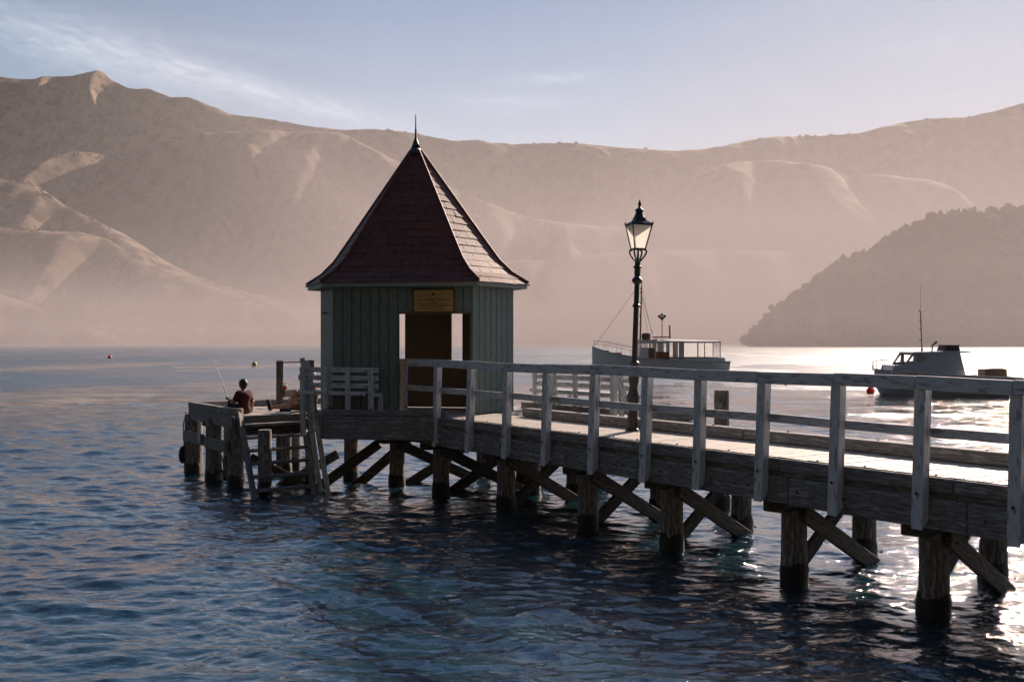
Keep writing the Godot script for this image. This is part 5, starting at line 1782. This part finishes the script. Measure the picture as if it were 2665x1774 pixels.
func cabin_cruiser() -> void:
	var Z := 58.7
	var at := at_column(2457, 0, Z)
	var o := thing("cabin_cruiser", "grey-hulled cabin cruiser with an aerial, moored beside a red buoy", "boat", at)
	var B := Transform3D(Basis(Vector3(-1, 0, -0.05).normalized(), Vector3.UP, Vector3(0.05, 0, -1).normalized()), at)
	var u: float = Z / FOC
	var X := func(px: float) -> float: return (2450.0 - px) * u
	var Y := func(py: float) -> float: return (1029.0 - py) * u
	var st := [[X.call(2652), 1.25, 1.02, -0.25], [X.call(2600), 1.4, 1.05, -0.35], [X.call(2520), 1.5, 1.12, -0.42], [X.call(2430), 1.5, 1.22, -0.45], [X.call(2360), 1.35, 1.34, -0.42], [X.call(2315), 1.0, 1.42, -0.32], [X.call(2290), 0.55, 1.47, -0.1], [X.call(2272), 0.06, 1.5, 0.6]]
	var hm := hull_mesh(st, 0.35)
	put("hull", hm[0], M.hullblue, o, B)
	put("deck", hm[1], M.cabin, o, B)
	var P := func(list: Array) -> PackedVector2Array:
		var out := PackedVector2Array()
		for q in list:
			out.append(Vector2(X.call(q[0]), Y.call(q[1])))
		return out
	var cab := group_part("cabin", o)
	for z in [-1.08, 1.08]:
		var z0: float = z - 0.035
		var z1: float = z + 0.035
		# side in pieces round the two window openings
		put("side_panel", slab(P.call([[2300, 972], [2308, 951], [2334, 949], [2390, 950], [2390, 985], [2300, 985]]), z0, z1), M.hullblue, cab, B)
		put("side_panel", slab(P.call([[2390, 940], [2390, 985], [2489, 985], [2474, 940]]), z0, z1), M.hullblue, cab, B)
		put("side_panel", slab(P.call([[2391, 918], [2391, 940], [2474, 940], [2471, 918]]), z0, z1), M.hullblue, cab, B)
		put("windscreen_pillar", slab(P.call([[2332, 950], [2336, 950], [2357, 923], [2353, 918]]), z0, z1), M.hullblue, cab, B)
		put("pillar", slab(P.call([[2354, 945], [2364, 945], [2364, 923], [2356.5, 923]]), z0, z1), M.hullblue, cab, B)
		put("window_rail", slab(P.call([[2334, 950], [2338, 944.5], [2391, 940], [2391, 951]]), z0, z1), M.hullblue, cab, B)
		put("window_head", slab(P.call([[2353, 918], [2356.5, 924], [2391, 925], [2391, 918]]), z0, z1), M.hullblue, cab, B)
		put("pillar", slab(P.call([[2388.5, 925], [2388.5, 941], [2391, 941], [2391, 925]]), z0 + 0.003, z1 - 0.003), M.hullblue, cab, B)
		put("window_pane", slab(P.call([[2340, 944], [2354, 943], [2355.5, 924], [2352, 925]]), z - 0.005, z + 0.005), M.glass, cab, B)
		put("window_pane", slab(P.call([[2364, 944], [2388.5, 941], [2388.5, 925], [2364, 924]]), z - 0.005, z + 0.005), M.glass, cab, B)
	put("fore_trunk", slab(P.call([[2302, 970], [2309, 951], [2334, 949.5], [2334, 985], [2302, 985]]), -0.95, 0.95), M.hullblue, cab, B)
	put("aft_bulkhead", slab(P.call([[2470, 918], [2474, 918], [2490, 984], [2486, 984]]), -1.04, 1.04), M.hullblue, cab, B)
	put("helm_seat", slab(P.call([[2372, 938], [2384, 938], [2386, 972], [2370, 972]]), -0.55, -0.05), M.rubber, cab, B)
	put("cabin_roof", slab(P.call([[2350, 919], [2354, 916], [2444, 914], [2474, 914], [2512, 913], [2513, 915.5], [2474, 919], [2400, 920]]), -1.2, 1.2), M.hullblue, cab, B)
	put("roof_pod", slab(P.call([[2440, 914.5], [2447, 900], [2478, 900], [2482, 914]]), -0.6, 0.6), M.antifoul, o, B)
	put("roof_pod_lid", slab(P.call([[2445, 900.5], [2446, 898], [2480, 898.5], [2480, 900.5]]), -0.66, 0.66), M.khaki, o, B)
	var aer := group_part("aerial", o)
	put("base", lathe([Vector2(0.09, 0), Vector2(0.06, 0.1), Vector2(0.035, 0.25)], 10), M.varnish, aer, B * Transform3D(Basis(), Vector3(X.call(2397), Y.call(915), 0.2)))
	put("pole", tube([Vector3(X.call(2397), Y.call(913), 0.2), Vector3(X.call(2393.5), Y.call(811), 0.2)], [0.035, 0.03], 8), M.wire, aer, B)
	put("whip", tube([Vector3(X.call(2393.5), Y.call(811), 0.2), Vector3(X.call(2393), Y.call(738), 0.2)], [0.012, 0.005], 6), M.wire, aer, B)
	put("masthead_light", lathe([Vector2(0.05, -0.03), Vector2(0.13, 0), Vector2(0.13, 0.04), Vector2(0.06, 0.1)], 10), M.white, aer, B * Transform3D(Basis(), Vector3(X.call(2393.5), Y.call(811), 0.2)))
	for py in [834, 856, 886]:
		put("step", cbox(Vector3(0.14, 0.05, 0.06), 0.01), M.wire, aer, B * Transform3D(Basis(), Vector3(X.call(2396) + 0.06, Y.call(py), 0.2)))
	put("horn", tube([Vector3(X.call(2418), Y.call(915), -0.1), Vector3(X.call(2419), Y.call(900), -0.1), Vector3(X.call(2430), Y.call(890), -0.1)], [0.05, 0.045, 0.075], 8), M.khaki, o, B)
	var pu := group_part("bow_rail", o)
	for side in [-1.0, 1.0]:
		var top := [Vector3(X.call(2268), Y.call(942), 0.1 * side), Vector3(X.call(2285), Y.call(937), 0.5 * side), Vector3(X.call(2312), Y.call(937), 0.95 * side), Vector3(X.call(2332), Y.call(945), 1.1 * side)]
		put("rail", tube(top, [0.018, 0.018, 0.018, 0.018], 6), M.wire, pu, B)
		for q in [[0, 1.45], [1, 1.4], [2, 1.35]]:
			put("stanchion", tube([top[q[0]], Vector3(top[q[0]].x, q[1], top[q[0]].z)], [0.02, 0.02], 6), M.wire, pu, B)
	put("bait_tank", slab(P.call([[2545, 961], [2546, 1002], [2602, 1002], [2601, 960], [2590, 958.5], [2556, 960]]), -0.5, 0.5), M.khaki, o, B)
	put("cleat", cbox(Vector3(0.25, 0.08, 0.08), 0.02), M.wire, o, B * Transform3D(Basis(), Vector3(X.call(2620), 1.06, 0.9)))
	var coam := []
	for side in [-1.0, 1.0]:
		put("gunwale", tube([Vector3(X.call(2652), 1.04, 1.25 * side), Vector3(X.call(2600), 1.07, 1.4 * side), Vector3(X.call(2520), 1.14, 1.5 * side), Vector3(X.call(2430), 1.24, 1.5 * side), Vector3(X.call(2360), 1.36, 1.35 * side), Vector3(X.call(2315), 1.44, 1.0 * side), Vector3(X.call(2272), 1.52, 0.06 * side)], [0.04, 0.04, 0.04, 0.04, 0.04, 0.04, 0.04], 6), M.cabin, o, B)

# ------------------------------------------------------------------ buoys and oddments
func buoy(label: String, at: Vector3, rad: float, m: Material, group := "mooring buoys") -> void:
	var o := thing("mooring_buoy", label, "buoy", at, group)
	put("float", lathe([Vector2(rad * 0.45, -rad * 0.75), Vector2(rad * 0.85, -rad * 0.4), Vector2(rad, 0.05 * rad), Vector2(rad * 0.92, rad * 0.45), Vector2(rad * 0.62, rad * 0.85), Vector2(rad * 0.3, rad * 1.1), Vector2(rad * 0.2, rad * 1.22)], 18), m, o, Transform3D(Basis(), at))
	put("eye_ring", lathe([Vector2(rad * 0.17, rad * 1.2), Vector2(rad * 0.17, rad * 1.38), Vector2(rad * 0.08, rad * 1.42)], 10), M.wire, o, Transform3D(Basis(), at))

func build_small_things() -> void:
	buoy("bright red pear-shaped buoy floating beside the cabin cruiser's bow", on_level(2266, 1022, 0) + Vector3(0, 0.1, 0), 0.25, M.red)
	buoy("red buoy far out on open water away from any boat", on_level(284, 932, 0) + Vector3(0, 0.15, 0), 0.40, M.red)
	buoy("yellow buoy on open water behind the fishing child", on_level(661, 951, 0) + Vector3(0, 0.15, 0), 0.34, M.yellow)
	buoy("small dark buoy between the launch and the cruiser", on_level(2045, 1001, 0) + Vector3(0, 0.03, 0), 0.12, M.darkbuoy)
	# small bundle on the beam of the dark frame
	var p := at_column(738, 1.945, 23.7)
	var o := thing("tackle_box", "small reddish box with white lid on the dark frame's beam", "box", p)
	put("case", cbox(Vector3(0.13, 0.09, 0.11), 0.01), M.tackle, o, Transform3D(Basis(), p + Vector3(0, 0.045, 0)))
	put("lid", cbox(Vector3(0.14, 0.03, 0.12), 0.008), M.white, o, Transform3D(Basis(), p + Vector3(0, 0.106, 0)))
	put("handle", tube([p + Vector3(-0.04, 0.12, 0), p + Vector3(-0.03, 0.16, 0), p + Vector3(0.03, 0.16, 0), p + Vector3(0.04, 0.12, 0)], [0.008, 0.008, 0.008, 0.008], 6), M.rubber, o)

func build_haze() -> void:
	# low sea haze over the far half of the bay
	var layers := [[Vector3(7000, 28, 3600), Vector3(2900, 14, -2000), 0.0006], [Vector3(7000, 75, 3600), Vector3(2800, 37.5, -2000), 0.00055], [Vector3(7000, 160, 2810), Vector3(3570, 80, -1495), 0.00042], [Vector3(7000, 340, 2260), Vector3(3100, 170, -1850), 0.00042]]
	for l in layers:
		var f := FogVolume.new()
		f.name = numbered(self, "haze_bank")
		f.size = l[0]
		f.shape = RenderingServer.FOG_VOLUME_SHAPE_BOX
		var fm := FogMaterial.new()
		fm.density = l[2]
		fm.albedo = Color(1.0, 0.95, 0.94)
		f.material = fm
		add_child(f)
		f.position = l[1]
		f.set_meta("kind", "stuff")
		f.set_meta("label", "low warm haze lying over the far side of the bay")
		f.set_meta("category", "haze")
